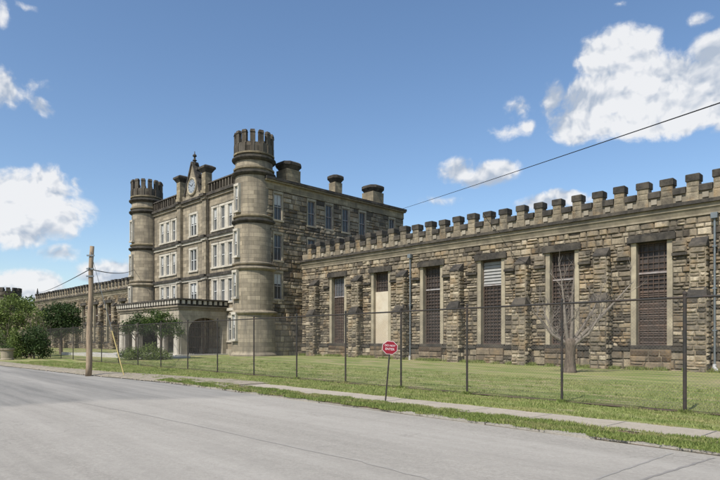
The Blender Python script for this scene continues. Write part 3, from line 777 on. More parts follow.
belt(-.2, .75, .14, M['pale_ashlar'], 'plinth')
# pierced parapet
for s in (-1, 1):
    pp = MB(); x0, x1 = (2.73, 8.6) if s > 0 else (-8.6, -2.73)
    pp.box(x0, x1, .1, .3, 14.98, 15.85); pp.box(x0, x1, -.1, .099, 14.98, 15.12)
    x = x0+.1
    while x < x1-.2: pp.box(x, x+.2, -.1, .099, 15.12, 15.8); x += .47
    o = pp.build('parapet', M['crown'], B); c = MB(); c.taper(x0, x1, -.16, .36, 15.86, x0, x1, -.06, .26, 16.02); c.build('coping', M['dark_stone'], o)
# clock gable
gb = MB(); 
gb.loft([[(-2.07,-.12,14.98),(2.07,-.12,14.98),(2.07,.35,14.98),(-2.07,.35,14.98)], [(-2.07,-.12,15.5),(2.07,-.12,15.5),(2.07,.35,15.5),(-2.07,.35,15.5)]])
gb.loft([[(-1.4,-.14,15.5),(1.4,-.14,15.5),(1.4,.34,15.5),(-1.4,.34,15.5)], [(-.95,-.14,16.6),(.95,-.14,16.6),(.95,.34,16.6),(-.95,.34,16.6)], [(-.14,-.14,18.3),(.14,-.14,18.3),(.14,.34,18.3),(-.14,.34,18.3)]])
gable = gb.build('gable', M['ashlar'], B)
cg = MB()
for s in (-1, 1):
    P = [(s*1.55, 15.45), (s*1.05, 16.6), (s*.13, 18.5)]
    for (xa, za), (xb, zb) in zip(P, P[1:]):
        cg.loft([[(xa-s*.22,-.24,za),(xa,-.24,za),(xa,.42,za),(xa-s*.22,.42,za)], [(xb-s*.18,-.24,zb),(xb,-.24,zb),(xb,.42,zb),(xb-s*.18,.42,zb)]])
    for t in (.2, .45, .7, .9):
        x = s*(1.5-(1.37)*t); z = 15.6+2.9*t; cg.box(x-.1, x+.1, -.05, .25, z, z+.22)
cg.build('coping', M['dark_stone'], gable)
fi = MB(); fi.lathe([(.16,18.3),(.12,18.6),(.22,18.68),(.1,18.78),(.08,19.0),(.2,19.08),(.17,19.2),(.05,19.3),(.03,19.55)], 10, 0, .1); fi.build('finial', M['dark_stone'], gable)
ck = MB(Matrix.Translation((0, -.14, 16.15)) @ Matrix.Rotation(R(90), 4, 'X')); ck.lathe([(.86,0),(.86,.1),(.76,.16),(.66,.1),(.64,.05)], 40, 0, 0)
clock = ck.build('clock', M['trim'], B)
cf_ = MB(Matrix.Translation((0, -.14, 16.15)) @ Matrix.Rotation(R(90), 4, 'X')); cf_.lathe([(.65,.04),(.64,.08)], 40); cf_.build('clock_face', M['clockface'], clock)
hd = MB(Matrix.Translation((0, -.235, 16.15)))
for ang, ln, wd in ((50, .33, .035), (-60, .5, .025)):
    dx, dz = math.sin(R(ang)), math.cos(R(ang)); nx, nz = dz*wd, -dx*wd
    hd.loft([[(-nx,0,-nz),(nx,0,nz),(nx+dx*ln,0,nz+dz*ln),(-nx+dx*ln,0,-nz+dz*ln)], [(-nx,.015,-nz),(nx,.015,nz),(nx+dx*ln,.015,nz+dz*ln),(-nx+dx*ln,.015,-nz+dz*ln)]])
hd.build('hand', M['cable'], clock)
tk = MB(Matrix.Translation((0, -.232, 16.15)))
for k in range(12):
    a = R(30*k); dx, dz = math.sin(a), math.cos(a); nx, nz = dz*.022, -dx*.022
    tk.loft([[(dx*.47-nx,0,dz*.47-nz),(dx*.47+nx,0,dz*.47+nz),(dx*.6+nx,0,dz*.6+nz),(dx*.6-nx,0,dz*.6-nz)], [(dx*.47-nx,.012,dz*.47-nz),(dx*.47+nx,.012,dz*.47+nz),(dx*.6+nx,.012,dz*.6+nz),(dx*.6-nx,.012,dz*.6-nz)]])
tk.build('hour_mark', M['cable'], clock)
for x in (-2.4, 2.4):
    t = MB(); t.box(x-.34, x+.34, -.34, .34, 15.0, 16.95); t.box(x-.42, x+.42, -.42, .42, 15.0, 15.35)
    o = t.build('turret', M['ashlar_side'], B)
    c = MB(); c.taper(x-.34, x+.34, -.34, .34, 16.951, x-.56, x+.56, -.56, .56, 17.3); c.box(x-.6, x+.6, -.6, .6, 17.3, 17.48); c.taper(x-.6, x+.6, -.6, .6, 17.48, x-.35, x+.35, -.35, .35, 17.64)
    c.build('cap', M['dark_stone'], o)
# side walls, roof, chimneys
SX = 11.45; DEP = 17.15
sideholes = []
sv = [(1.3, .5), (4.9, .9), (6.95, .9), (9.0, .9), (11.2, .9), (15.4, .9)]
for s_, T in ((1, rot(90, (SX, .05, 0))), (-1, rot(-90, (-SX, DEP, 0)))):
    hs_ = []
    for zi, (z, h) in enumerate(floors[:3]):
        for (v_, w_) in sv:
            xx = v_ if s_ > 0 else DEP-v_
            hs_.append((xx-.54, xx+.54, z-.12, z+2.35))
    mb = MB(T); grid_wall(mb, 0, DEP, -.3, 14.5, hs_, 0, .3); sw = mb.build('side_wall', M['mortar'], B)
    mb = MB(T); rock(mb, 0, DEP, -.2, 13.9, hs_, 0, .22, .5, .35, 1.1); mb.build('stonework', M['rubble'], sw)
    mb = MB(T); mb.box(0, DEP+.0, -.08, .1, 13.9, 14.52); mb.box(-.1, DEP+.1, -.3, .1, 14.52, 14.64); mb.build('cornice', M['ashlar_side'], sw)
    mb = MB(T); mb.box(-.1, DEP+.12, -.4, .2, 14.64, 14.86); mb.build('eave', M['dark_stone'], sw)
    for zi, (z, h) in enumerate(floors[:3]):
        for (v_, w_) in sv:
            y = .05+v_
            put(wp_side, B, ((SX-.02)*s_, y if s_ > 0 else v_, z), R(90*s_))
fr = MB(); fr.box(-11.45, -9.99, 0, .4, -.3, 14.9); fr.box(9.99, 11.45, 0, .4, -.3, 14.9); fr.build('corner_wall', M['ashlar'], B)
rw = MB(); rw.box(-SX, SX, DEP-.3, DEP+.05, -.3, 14.6); rw.build('rear_wall', M['ashlar_side'], B)
rf = MB(); rf.loft([[(-SX+.1,.32,14.6),(SX-.1,.32,14.6),(SX-.1,DEP-.1,14.6),(-SX+.1,DEP-.1,14.6)], [(-SX+.1,.32,14.8),(SX-.1,.32,14.8),(SX-.1,DEP-.1,14.8),(-SX+.1,DEP-.1,14.8)], [(-8,4,15.3),(8,4,15.3),(8,13,15.3),(-8,13,15.3)]])
roof = rf.build('roof', M['roof'], B)
for (x, y, hw, hh) in ((SX-.85, 3.1, .72, 1), (SX-.75, 8.5, .42, 1), (SX-.85, 13.6, .74, 1), (-SX+.85, 3.1, .72, 1), (-SX+.85, 13.6, .74, 1)):
    c = MB(); c.taper(x-hw, x+hw, y-hw, y+hw, 14.6, x-hw-.02, x+hw+.02, y-hw-.02, y+hw+.02, 16.05); c.box(x-hw-.06, x+hw+.06, y-hw-.06, y+hw+.06, 14.6, 15.05)
    o = c.build('chimney', M['ashlar_side'], roof)
    k = MB(); k.uvc = None
    def oc(q, z): return [(x+q*sx_, y+q*sy_, z) for sx_, sy_ in ((1,.55),(.55,1),(-.55,1),(-1,.55),(-1,-.55),(-.55,-1),(.55,-1),(1,-.55))]
    k.loft([oc(hw, 16.051), oc(hw+.2, 16.35), oc(hw+.27, 16.4), oc(hw+.27, 16.6), oc(hw+.1, 16.72), oc(hw*.3, 16.84)])
    k2 = k.build('chimney_cap', M['dark_stone'], B)
# round corner towers
tm = None
def tower(x):
    m_ = MB()
    m_.lathe([(2.0,-.3),(2.0,.35),(1.84,.55),(1.80,3.6),(1.72,3.62),(1.72,7.15),(1.62,7.2),(1.62,10.95),(1.55,11.0),(1.53,14.9),(1.53,16.3),(1.53,16.56)], 56, 0, 0)
    o = m_.build('corner_tower', M['tower'], B, (x, -.02, 0))
    m_ = MB(); m_.lathe([(1.50,16.5),(1.58,16.62),(1.59,17.5),(1.34,17.5),(1.34,17.0),(.01,17.0)], 56, 0, 0); m_.build('battlement', M['crown'], o)
    for z, r, m1 in ((3.72, 1.76, 'tower'), (7.3, 1.68, 'tower'), (11.15, 1.6, 'dark_stone'), (15.05, 1.56, 'dark_stone'), (16.25, 1.56, 'dark_stone')):
        k = MB(); k.lathe([(r-.06, z-.20), (r+.1, z-.12), (r+.22, z-.02), (r+.25, z+.04), (r+.23, z+.12), (r-.0, z+.20), (r-.08, z+.24)], 56, 0, 0)
        k.build('ring_course', M[m1], o, smooth=False)
        if z > 5:
            k = MB(); k.lathe([(r-.06, z+.33), (r+.1, z+.37), (r+.12, z+.48), (r-.06, z+.56)], 56, 0, 0); k.build('ring_course', M['tower'] if m1 != 'dark_stone' else M['ashlar_side'], o)
    n = 14
    for k in range(n):
        a = 2*math.pi*(k+.5)/n
        mk = MB(Matrix.Rotation(a, 4, 'Z')); mk.box(1.34, 1.61, -.20, .20, 17.45, 18.28); mk.box(1.5, 1.64, -.13, .13, 16.6, 17.45); mk.taper(1.31, 1.66, -.22, .22, 18.28, 1.38, 1.60, -.17, .17, 18.5)
        mk.build('merlon', M['crown'], o)
    for z, h in ((12.0, 0), (8.35, 0), (5.0, 0), (1.6, 0)):
        r = 1.56 if z > 11 else 1.64 if z > 8 else 1.74 if z > 4 else 1.82
        c = cp(wp_slit, o, (0, -r-.125, z)) if wp_slit.name in first else put(wp_slit, o, (0, -r-.125, z))
    return o
def tower_children():
    pass
tower(10.0); tower(-10.0)
# porch
PX0, PX1, PY0 = -5.9, 5.9, -4.6
def arch_wall(mb, x0, x1, z0, z1, arches, y0, y1, n=16):
    xs = [x0]; 
    for xc, hw, zs, rise in arches:
        a, b = xc-hw, xc+hw
        mb.box(xs[-1], a, y0, y1, z0, z1)
        prev = None
        for k in range(n+1):
            th = math.pi*(1-k/n); x = xc+hw*math.cos(th); z = zs+rise*math.sin(th)**.8
            if prev:
                (xa, za), (xb, zb) = prev, (x, z)
                mb.loft([[(xa,y0,za),(xb,y0,zb),(xb,y1,zb),(xa,y1,za)], [(xa,y0,z1),(xb,y0,z1),(xb,y1,z1),(xa,y1,z1)]], True)
            prev = (x, z)
        xs.append(b)
    mb.box(xs[-1], x1, y0, y1, z0, z1)
pm = MB(); arch_wall(pm, PX0, PX1, -.2, 4.1, [(-4.0, 1.15, 2.3, .9), (0, 2.2, 2.2, 1.3), (4.0, 1.15, 2.3, .9)], PY0, PY0+.6)
pm.T = rot(90, (PX1, PY0, 0)); arch_wall(pm, .602, 4.55, -.2, 4.1, [(2.5, 1.62, 2.2, 1.25)], 0, .6)
pm.T = rot(-90, (PX0, 0, 0)); arch_wall(pm, .05, 3.998, -.2, 4.1, [(2.05, 1.62, 2.2, 1.25)], 0, .6)
porch = pm.build('porch', M['pale_ashlar'], B)
c = MB(); c.box(PX0-.1, PX1+.1, PY0-.1, -.14, 4.1, 4.3); c.box(PX0-.22, PX1+.22, PY0-.22, -.14, 4.3, 4.42); c.build('porch_roof', M['cornice'], porch)
c = MB(); 
def rail(mbb, ax0, ax1, fx):
    x = ax0
    while x < ax1-.15: mbb.box(*fx(x, x+.24)); x += .5
dn = MB(); rail(dn, PX0-.2, PX1+.2, lambda a, b: (a, b, PY0-.24, PY0-.06, 4.55, 4.86))
x = PY0+.2
while x < -.3: dn.box(PX1+.06, PX1+.24, x, x+.24, 4.55, 4.86); dn.box(PX0-.24, PX0-.06, x, x+.24, 4.55, 4.86); x += .5
dn.build('dentil_block', M['pale'], porch)
c = MB(); c.box(PX0-.1, PX1+.1, PY0-.1, -.1, 4.421, 4.56); c.box(PX0-.06, PX1+.06, PY0-.06, PY0+.1, 4.56, 4.87); c.box(PX1-.1, PX1+.06, PY0+.1, -.1, 4.56, 4.87); c.box(PX0-.06, PX0+.1, PY0+.1, -.1, 4.56, 4.87)
c.box(PX0-.3, PX1+.3, PY0-.3, PY0+.16, 4.87, 5.0); c.box(PX1-.16, PX1+.3, PY0+.16, -.1, 4.87, 5.0); c.box(PX0-.3, PX0+.16, PY0+.16, -.1, 4.87, 5.0); c.build('parapet', M['dark_stone'], porch)
for (x, y) in ((PX1-.4, PY0+.3), (PX0+.4, PY0+.3), (-2.55, PY0+.3), (2.55, PY0+.3)):
    k = MB(); k.lathe([(.52,-.2),(.52,.25),(.42,.4),(.40,2.0),(.52,2.15),(.52,2.3)], 8, x, y-.12); k.build('pier', M['pale'], porch)
k = MB(); k.box(PX0-.3, PX1+.3, PY0-.5, 0, -.1, .34); k.build('step', M['concrete'], porch)
# barred doors inside
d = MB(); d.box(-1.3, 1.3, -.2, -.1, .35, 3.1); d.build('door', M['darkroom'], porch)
bs = MB(); 
x = .95
while x < 4.1: bs.box(PX1-.42, PX1-.38, PY0+x, PY0+x+.035, .34, 3.45); x += .16
for z in (.9, 1.8, 2.6): bs.box(PX1-.43, PX1-.37, PY0+.9, PY0+4.15, z, z+.06)
bs.box(PX1-.46, PX1-.34, PY0+2.45, PY0+2.55, .34, 3.5)
bs.build('iron_gate', M['rust'], porch)
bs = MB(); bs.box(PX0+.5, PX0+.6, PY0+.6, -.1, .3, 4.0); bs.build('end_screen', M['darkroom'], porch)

# far corner tower at the end of the left wing
ft = empty('corner_watchtower', uv2w(131.5, 31.5)); tag(ft, 'dark crenellated round tower top beyond the far end of the left wing', 'tower')
m_ = MB(); m_.lathe([(2.0,-.3),(2.0,10.0),(2.3,10.4),(2.3,11.2),(1.9,11.2),(1.9,10.8),(.1,10.8)], 24); m_.build('wall', M['crown'], ft)
for k in range(12):
    mk = MB(Matrix.Rotation(2*math.pi*k/12, 4, 'Z')); mk.box(1.9, 2.35, -.36, .36, 11.1, 11.9); mk.build('merlon', M['dark_stone'], ft)
cw = MB(rot(-45)); cw.box(-129.2, -113.3, 31.4, 32.2, -.3, 6.8); o = cw.build('yard_wall', M['ashlar_side']); tag(o, 'plain tan stone wall joining the far wing to the distant tower', 'wall')

# ------------------------------------------------------------------ fence
fence = empty('chain_link_fence', ab2w(4.32, 13.1, .06), AR); tag(fence, 'tall chain link fence on dark steel posts along the lawn', 'fence')
posts = [-1.3, 1.5, 4.32, 7.08, 9.95, 12.52, 15.2, 18.1, 21.2, 24.4, 27.5, 30.8, 34.1]
while posts[-1] < 66: posts.append(posts[-1]+3.2)
FH = 2.42
pp = MB(); pp.lathe([(.030,-.1),(.030,FH+.06),(.04,FH+.06),(.04,FH+.1),(.015,FH+.13)], 10); pr = None
big = MB(); big.lathe([(.038,-.1),(.038,FH+.06),(.048,FH+.06),(.048,FH+.1),(.015,FH+.13)], 12)
for a in posts:
    x = -(a-4.32)
    if pr is None: pr = pp.build('post', M['fence'], fence, (x, 0, 0))
    elif abs(a-4.32) < .01: big.build('post', M['fence'], fence, (x, 0, 0))
    else: cp(pr, fence, (x, 0, 0))
X0, X1 = -(posts[-1]-4.32), -(posts[0]-4.32)
t = MB(); t.tube([(X0,0,FH),(X1,0,FH)], .024, 8); t.build('top_rail', M['fence'], fence)
t = MB(); P = [(X0+(X1-X0)*k/120, 0, .06+.02*smooth_noise(k*.7)) for k in range(121)]; t.tube(P, .006, 5); t.build('bottom_wire', M['fence'], fence)
def mesh_fence():
    n = 0; s = .075; hh = FH-.08; V = []; Fc = []
    x = X0; r = .0015
    cnt = int((X1-X0+hh)/s)
    for k in range(cnt):
        for sg in (1, -1):
            xa = X0-hh+k*s if sg > 0 else X0+k*s
            xb = xa+sg*hh if sg > 0 else xa-hh
            za, zb = .06, .06+hh
            # clip
            pa, pb = [xa, za], [xb, zb]
            lo, hi = min(xa, xb), max(xa, xb)
            if hi < X0 or lo > X1: continue
            for P_, Q in ((pa, pb), (pb, pa)):
                for L_, c_ in ((X0, -1), (X1, 1)):
                    if (P_[0]-L_)*c_ > 0:
                        tt = (L_-P_[0])/(Q[0]-P_[0]); P_[1] = P_[1]+(Q[1]-P_[1])*tt; P_[0] = L_
            i = len(V); dx, dz = r*.707, r*.707
            sx = -sg
            for (px, pz) in (pa, pb):
                V += [(px+sx*dx, -r*.5, pz+dz), (px-sx*dx, -r*.5, pz-dz), (px, r, pz)]
            Fc += [(i, i+1, i+4, i+3), (i+1, i+2, i+5, i+4), (i+2, i, i+3, i+5)]
    me = bpy.data.meshes.new('chain_link'); me.from_pydata(V, [], Fc); me.materials.append(M['wire'])
    o = bpy.data.objects.new('chain_link_mesh', me); COL.objects.link(o); o.parent = fence
mesh_fence()

# ------------------------------------------------------------------ pole, guy, wires
px, py = -11.85, 25.0
pole = empty('utility_pole', (px, py, .05)); tag(pole, 'bare weathered wooden pole leaning slightly beside the road edge', 'pole')
topx = (93-360)/F*25.1-px
PH = 5.62
t = MB(); t.tube([(topx*k/10+.02*math.sin(k*1.3), 0, -.1+(PH+.1)*k/10) for k in range(11)], [.135-.045*k/10 for k in range(11)], 14); t.build('shaft', M['wood'], pole, smooth=True)
t = MB()
for z in (4.3, 4.62, 5.2): t.box(topx*z/PH-.16, topx*z/PH+.16, -.13, -.08, z-.03, z+.03)
t.tube([(topx*.82-.02, -.11, 4.62), (topx*.82-.02, -.22, 4.66)], .03, 8); t.build('bracket', M['pipe'], pole)
def cable(name, A_, B_, sag, r, label, cat='cable', n=40, m=None):
    A_, B_ = Vector(A_), Vector(B_); t = MB(); P = []
    for k in range(n+1):
        s = k/n; p = A_.lerp(B_, s)-A_; p.z -= 4*sag*s*(1-s); P.append(p)
    t.tube(P, r, 6); o = t.build(name, m or M['cable'], None, A_); tag(o, label, cat); return o
att = (px+topx*.82, py-.1, 4.66)
gz = (124-360)/F; gb_ = Vector((gz*24.6, 24.6, .06))
gtop = Vector((px+topx*.97, py-.1, 5.4))
cable('guy_wire', gtop, gb_, 0, .010, 'thin steel guy wire running from the wooden pole to the yellow guard', 'guy wire', 4, M['pipe'])
d = (gtop-gb_).normalized(); t = MB(); t.tube([d*.12, d*2.0], .024, 10); t.tube([d*0, d*.14], .02, 8); o = t.build('guy_guard', M['yellow'], None, gb_); tag(o, 'leaning yellow plastic guard sleeve on the guy wire beside the pole', 'guy guard')
cable('overhead_wire', att, uv2w(112.5, 31.2, 9.9), .3, .022, 'overhead wire running left from the wooden pole to the far wing', 'wire')
cable('overhead_wire', att, uv2w(61.0, 26.6, 9.2), .3, .022, 'overhead wire running right from the wooden pole to the left round tower', 'wire')
P2 = Vector((10.9, 1.8, 0))
pole2 = empty('utility_pole', P2); tag(pole2, 'wooden pole at the roadside right of the view, holding the long black cable', 'pole')
t = MB(); t.tube([(0, 0, -.1), (0, 0, 6.4)], [.15, .1], 12); t.build('shaft', M['wood'], pole2)
cable('service_cable', uv2w(38.2, 44.4, 14.95), (10.9, 1.8, 5.66), .06, .017, 'long black cable crossing the sky from the roof corner to the upper right', 'cable', 60)
# little spike on the far wing
t = MB(rot(-45)); t.box(-.12, .12, -.12, .12, 0, .9); t.taper(-.14, .14, -.14, .14, .9, -.03, .03, -.03, .03, 1.7); o = t.build('roof_spike', M['dark_stone'], None, uv2w(112.6, 31.5, 9.0)); tag(o, 'small dark pinnacle standing at the far end of the left wing battlements', 'pinnacle')

# ------------------------------------------------------------------ sign
sx, sy = .625, 14.3
dv = Vector(((390-385)/F*14.3, 0, 1.5-.0))
sg_ = empty('traffic_sign', (sx, sy, .05)); tag(sg_, 'small red octagonal sign with white lettering on a leaning thin post', 'sign')
t = MB()
L_ = math.hypot(.125, 1.42)
t.tube([(0,0,-.1),(.135,0,1.48)], .021, 6); t.box(.125-.005, .125+.03, -.03, .0, 1.2, 1.5); t.build('post', M['fence'], sg_)
T = Matrix.Translation((.12, -.035, 1.345)) @ Matrix.Rotation(R(5), 4, 'Y')
def octa(rx, rz, y0, y1):
    q = .414
    pts = [(-rx*q,-rz),(rx*q,-rz),(rx,-rz*q),(rx,rz*q),(rx*q,rz),(-rx*q,rz),(-rx,rz*q),(-rx,-rz*q)]
    m_ = MB(T); m_.loft([[(x, y0, z) for x, z in pts], [(x, y1, z) for x, z in pts]]); return m_
pl = octa(.19, .165, 0, .006).build('panel', M['signwhite'], sg_)
octa(.178, .153, -.004, -.0005).build('face', M['red'], pl)
for txt, z, s in (('DO NOT', .050, .066), ('ENTER', -.038, .078)):
    cu = bpy.data.curves.new('lettering', 'FONT'); cu.body = txt; cu.size = s; cu.align_x = 'CENTER'; cu.align_y = 'CENTER'; cu.extrude = .001; cu.offset = .001
    cu.materials.append(M['signwhite']); o = bpy.data.objects.new('lettering', cu); COL.objects.link(o); o.parent = pl
    bpy.context.view_layer.update(); me_ = bpy.data.meshes.new_from_object(o); bpy.data.objects.remove(o); o = bpy.data.objects.new('lettering', me_); COL.objects.link(o); o.parent = pl
    o.matrix_local = T @ Matrix.Translation((0, -.006, z)) @ Matrix.Rotation(R(90), 4, 'X')

# ------------------------------------------------------------------ trees
def leafmesh(blobs, n, size, seed, shell=.55, flat=.5):
    r = np.random.default_rng(seed)
    tot = sum(b[3]*b[4]*b[5] for b in blobs)**1.0; V = []; 
    for (cx, cy, cz, rx, ry, rz) in blobs:
        k = max(20, int(n*(rx*ry*rz)**.8/sum((b[3]*b[4]*b[5])**.8 for b in blobs)))
        # clumps
        kc = max(8, k//28); d = r.normal(size=(kc, 3)); d /= np.linalg.norm(d, axis=1)[:, None]
        rad = shell+(1-shell)*r.random(kc)**.6; rad *= 1+.16*r.normal(size=kc)
        cc = d*rad[:, None]*np.array([rx, ry, rz])+np.array([cx, cy, cz])
        idx = r.integers(0, kc, k); cr_ = .16*(rx+ry+rz)/3+.08
        p = cc[idx]+r.normal(size=(k, 3))*cr_*np.array([1, 1, .7])
        V.append(p)
    p = np.concatenate(V); n = len(p)
    a = r.normal(size=(n, 3)); a /= np.linalg.norm(a, axis=1)[:, None]; b = r.normal(size=(n, 3)); b = np.cross(a, b); b /= np.linalg.norm(b, axis=1)[:, None]
    s = size*r.uniform(.6, 1.3, n)[:, None]
    v = np.stack([p-a*s, p-b*s*.45, p+a*s, p+b*s*.45], 1)
    return v
def leaves_obj(name, v, m, parent):
    n = len(v); me = bpy.data.meshes.new(name); me.vertices.add(n*4); me.vertices.foreach_set('co', v.reshape(-1).astype(np.float32))
    me.loops.add(n*4); me.loops.foreach_set('vertex_index', np.arange(n*4, dtype=np.int32)); me.polygons.add(n)
    me.polygons.foreach_set('loop_start', np.arange(0, n*4, 4, dtype=np.int32)); me.polygons.foreach_set('loop_total', np.full(n, 4, np.int32))
    me.update(); me.validate(); me.materials.append(m); o = bpy.data.objects.new(name, me); COL.objects.link(o); o.parent = parent; return o
def branches(mb, p, d, ln, r, lvl, rr, up=.15, spread=.7, kids=3):
    P = [p.copy()]; q = p.copy(); dd = d.copy()
    for k in range(4):
        dd = (dd+Vector((rr.gauss(0, .13), rr.gauss(0, .13), rr.gauss(0, .08)+up*.3))).normalized(); q = q+dd*ln/4; P.append(q.copy())
    mb.tube(P, [r*(1-.16*k) for k in range(5)], 6 if lvl > 0 else 4, False)
    if lvl > 0:
        for k in range(kids):
            t = rr.uniform(.35, 1); i = min(3, int(t*4)); st = P[i].lerp(P[i+1], t*4-i)
            nd_ = (dd+Vector((rr.gauss(0, spread), rr.gauss(0, spread), rr.gauss(0, spread*.6)+up))).normalized()
            branches(mb, st, nd_, ln*rr.uniform(.5, .75), r*.5, lvl-1, rr, up, spread, kids)
def tree(name, loc, trunk_h, trunk_r, blobs, n, size, m, label, seed, cat='tree', group=None, bark=True, lean=(0, 0)):
    e_ = empty(name, loc); tag(e_, label, cat, group); rr = random.Random(seed)
    t = MB(); t.tube([(0,0,-.1),(lean[0]*.5,lean[1]*.5,trunk_h*.5),(lean[0],lean[1],trunk_h)], [trunk_r*1.2, trunk_r, trunk_r*.8], 9)
    for k, b_ in enumerate(blobs):
        for q in range(2):
            c = Vector(b_[:3])+Vector((rr.uniform(-.5, .5)*b_[3], rr.uniform(-.5, .5)*b_[4], rr.uniform(-.3, .5)*b_[5])); s0 = Vector((lean[0], lean[1], trunk_h*rr.uniform(.6, 1)))
            mid = s0.lerp(c, .5)+Vector((rr.uniform(-.1, .1), 0, .05)); t.tube([s0, mid, c], [trunk_r*.5, trunk_r*.32, trunk_r*.12], 5, False)
    t.build('trunk', M['bark'], e_)
    leaves_obj('crown', leafmesh(blobs, n, size, seed), m, e_)
    return e_
def at(p, Z, z=None):
    x = (p-360)/F*Z; return Vector((x, Z, ground_z(x, Z) if z is None else z))
# two small dense trees before the porch
tree('holly_tree', at(136, 43.5), 1.9, .07, [(-.55,0,2.35,.5,.5,.42),(.1,0,2.95,.62,.55,.5),(.6,.1,2.3,.5,.5,.5)], 2600, .075, M['leaf_dark'], 'small round dark green tree before the left porch pier', 3, group='trees before the porch')
tree('holly_tree', at(161, 42.3), 2.0, .09, [(-.75,0,3.0,.62,.6,.55),(-.1,0,2.5,.5,.5,.5),(.45,0,3.0,.6,.6,.5),(1.0,0,2.3,.55,.55,.62),(.35,-.2,2.1,.4,.4,.35)], 4200, .075, M['leaf'], 'taller bushy green tree before the middle of the porch', 4, group='trees before the porch')
tree('shrub', at(147, 42), .3, .05, [(-.8,0,.45,.8,.5,.42),(.3,0,.55,.8,.5,.5),(1.1,0,.35,.6,.5,.33)], 4200, .06, M['leaf_light'], 'low spreading bright green shrub under the porch trees', 5, 'shrub')
tree('shrub', at(131, 42.5), .3, .05, [(0,0,.4,.8,.5,.38)], 1500, .06, M['leaf'], 'low dark shrub left of the bright green shrub', 6, 'shrub')
# left cluster
tree('broadleaf_tree', at(10, 52), 2.2, .2, [(-1.5,0,4.0,1.6,1.4,1.3),(.4,0,4.2,1.5,1.4,1.25),(1.6,.2,3.3,1.1,1.1,1.1),(-.6,-.4,2.6,1.8,1.3,1.2),(-3,0,3.4,1.4,1.3,1.4)], 11000, .11, M['leaf_light'], 'round light green tree at the left edge behind the stone planter', 7)
tree('broadleaf_tree', at(61, 58), 2.0, .16, [(-.9,0,3.9,1.2,1.0,1.0),(.7,0,4.1,1.2,1.1,.95),(1.2,0,2.9,.9,.9,.9),(-1.1,0,2.7,.9,.9,.9),(0,-.3,2.9,1.2,.9,1.0)], 9000, .11, M['leaf_dark'], 'dark green rounded tree between the left cluster and wooden pole', 8)
tree('evergreen_bush', at(34, 45.5), .5, .08, [(-.9,0,1.1,.8,.7,.9),(.1,0,1.5,.8,.7,1.0),(.7,0,.9,.6,.6,.8)], 7000, .08, M['leaf_dark'], 'dark dense bush right of the yellow green conifer', 9, 'bush')
tree('conifer', at(15, 44.8), .4, .05, [(0,0,.6,.6,.5,.5),(0,0,1.2,.42,.4,.5),(0,0,1.8,.24,.24,.5),(0,0,2.3,.1,.1,.3)], 3500, .06, M['leaf_light'], 'small pointed yellow green conifer beside the stone planter', 10, 'conifer')
tree('bush', at(-14, 46), .5, .08, [(0,0,1.2,1.3,1,1.0)], 3500, .08, M['leaf'], 'green bush left of the stone planter, mostly out of frame', 12, 'bush')
# leafless shrub behind
e_ = empty('bare_shrub', at(30, 49)); tag(e_, 'grey leafless shrub showing above the dark bush', 'shrub'); t = MB(); rr = random.Random(5)
for k in range(9): branches(t, Vector((rr.uniform(-.3, .3), 0, 0)), Vector((rr.gauss(0, .35), rr.gauss(0, .3), 1)).normalized(), 2.6, .035, 2, rr, .1, .5)
t.build('stem', M['bark'], e_)
# distant wood
rg = np.random.default_rng(77); bl = []
for k in range(46):
    p = -60+k*3.4; Z = 190+rg.uniform(-20, 20); x = (p-360)/F*Z; h = rg.uniform(6.2, 8.3)
    bl.append((x, Z, h*.9, 4.2, 4, h*.95))
v = leafmesh(bl, 26000, .55, 78); o = leaves_obj('distant_wood', v, M['leaf'], None); tag(o, 'far line of trees beyond the left wing', 'wood', None, 'stuff')
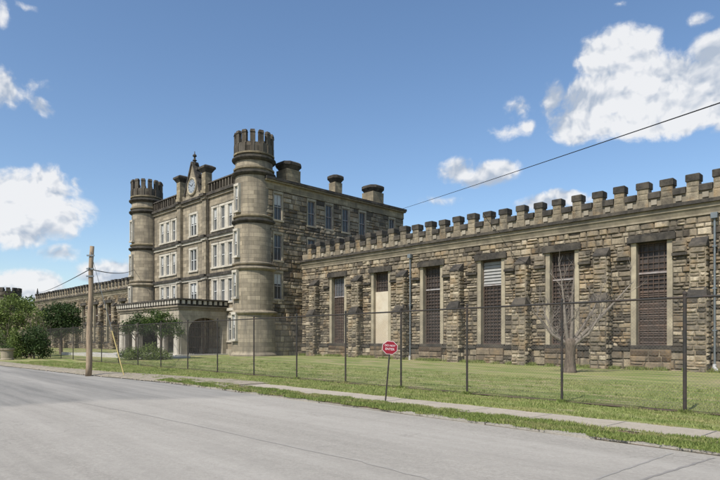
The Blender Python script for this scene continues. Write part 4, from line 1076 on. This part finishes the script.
# pollarded bare tree
tl = at((570-0), 26.7); e_ = empty('bare_tree', tl); tag(e_, 'leafless pollarded tree with thick trunk on the lawn', 'tree')
rr = random.Random(21)
t = MB(); rings = []
for z, r in ((-.1,.36),(.1,.29),(.4,.24),(.8,.22),(1.2,.235),(1.45,.25),(1.6,.17)):
    rings.append([(r*(1+.10*math.sin(3*q+z*2)+.06*math.sin(7*q+z*5))*math.cos(q), r*(1+.10*math.sin(3*q+z*2)+.06*math.sin(7*q+z*5))*math.sin(q), z) for q in [2*math.pi*k/14 for k in range(14)]])
t.loft(rings); t.build('trunk', M['bark'], e_, smooth=True)
t = MB()
limbs = [((.15,0,1.35),(1.1,-.1,2.3),(2.0,.0,3.2),(3.0,.1,4.25),.12), ((.1,.1,1.4),(.6,.1,2.1),(1.2,.2,3.0),(1.5,.2,3.7),.11), ((.05,0,1.45),(.1,0,2.4),(.12,.05,3.4),(.2,0,4.6),.12),
         ((-.1,0,1.4),(-.25,-.1,2.3),(-.3,0,3.4),(-.45,0,4.8),.11), ((-.15,0,1.35),(-.8,0,1.75),(-1.2,.1,2.3),(-1.7,.1,2.9),.10), ((-.1,.2,1.35),(-.6,.5,1.9),(-.9,.8,2.7),(-1.0,.9,3.3),.09),
         ((.15,-.1,1.3),(.7,-.4,1.8),(1.1,-.5,2.5),(1.4,-.5,3.1),.09)]
for *P, r in limbs:
    P = [Vector(q) for q in P]; r *= .85; t.tube(P, [r, r*.8, r*.5, r*.2], 8, True)
    for k in range(11):
        s = rr.uniform(.3, 2.99); i = int(s); st = P[i].lerp(P[i+1], s-i)
        branches(t, st, Vector((rr.gauss(0, .6), rr.gauss(0, .4), rr.uniform(.3, 1.1))).normalized(), rr.uniform(.5, 1.1), .018, 1, rr, .2, .45, 4)
t.build('limb', M['twig'], e_)
# planter
e_ = empty('stone_planter', at(7, 42.4, .05)); tag(e_, 'round pale stone planter at the left end of the road shoulder', 'planter')
t = MB(); t.lathe([(.46,-.05),(.46,.1),(.40,.16),(.42,.72),(.5,.78),(.5,.9),(.38,.9),(.36,.78),(.01,.78)], 24); t.build('bowl', M['cornice'], e_)
leaves_obj('foliage', leafmesh([(0,0,.95,.34,.34,.14)], 500, .05, 5), M['leaf_dark'], e_)
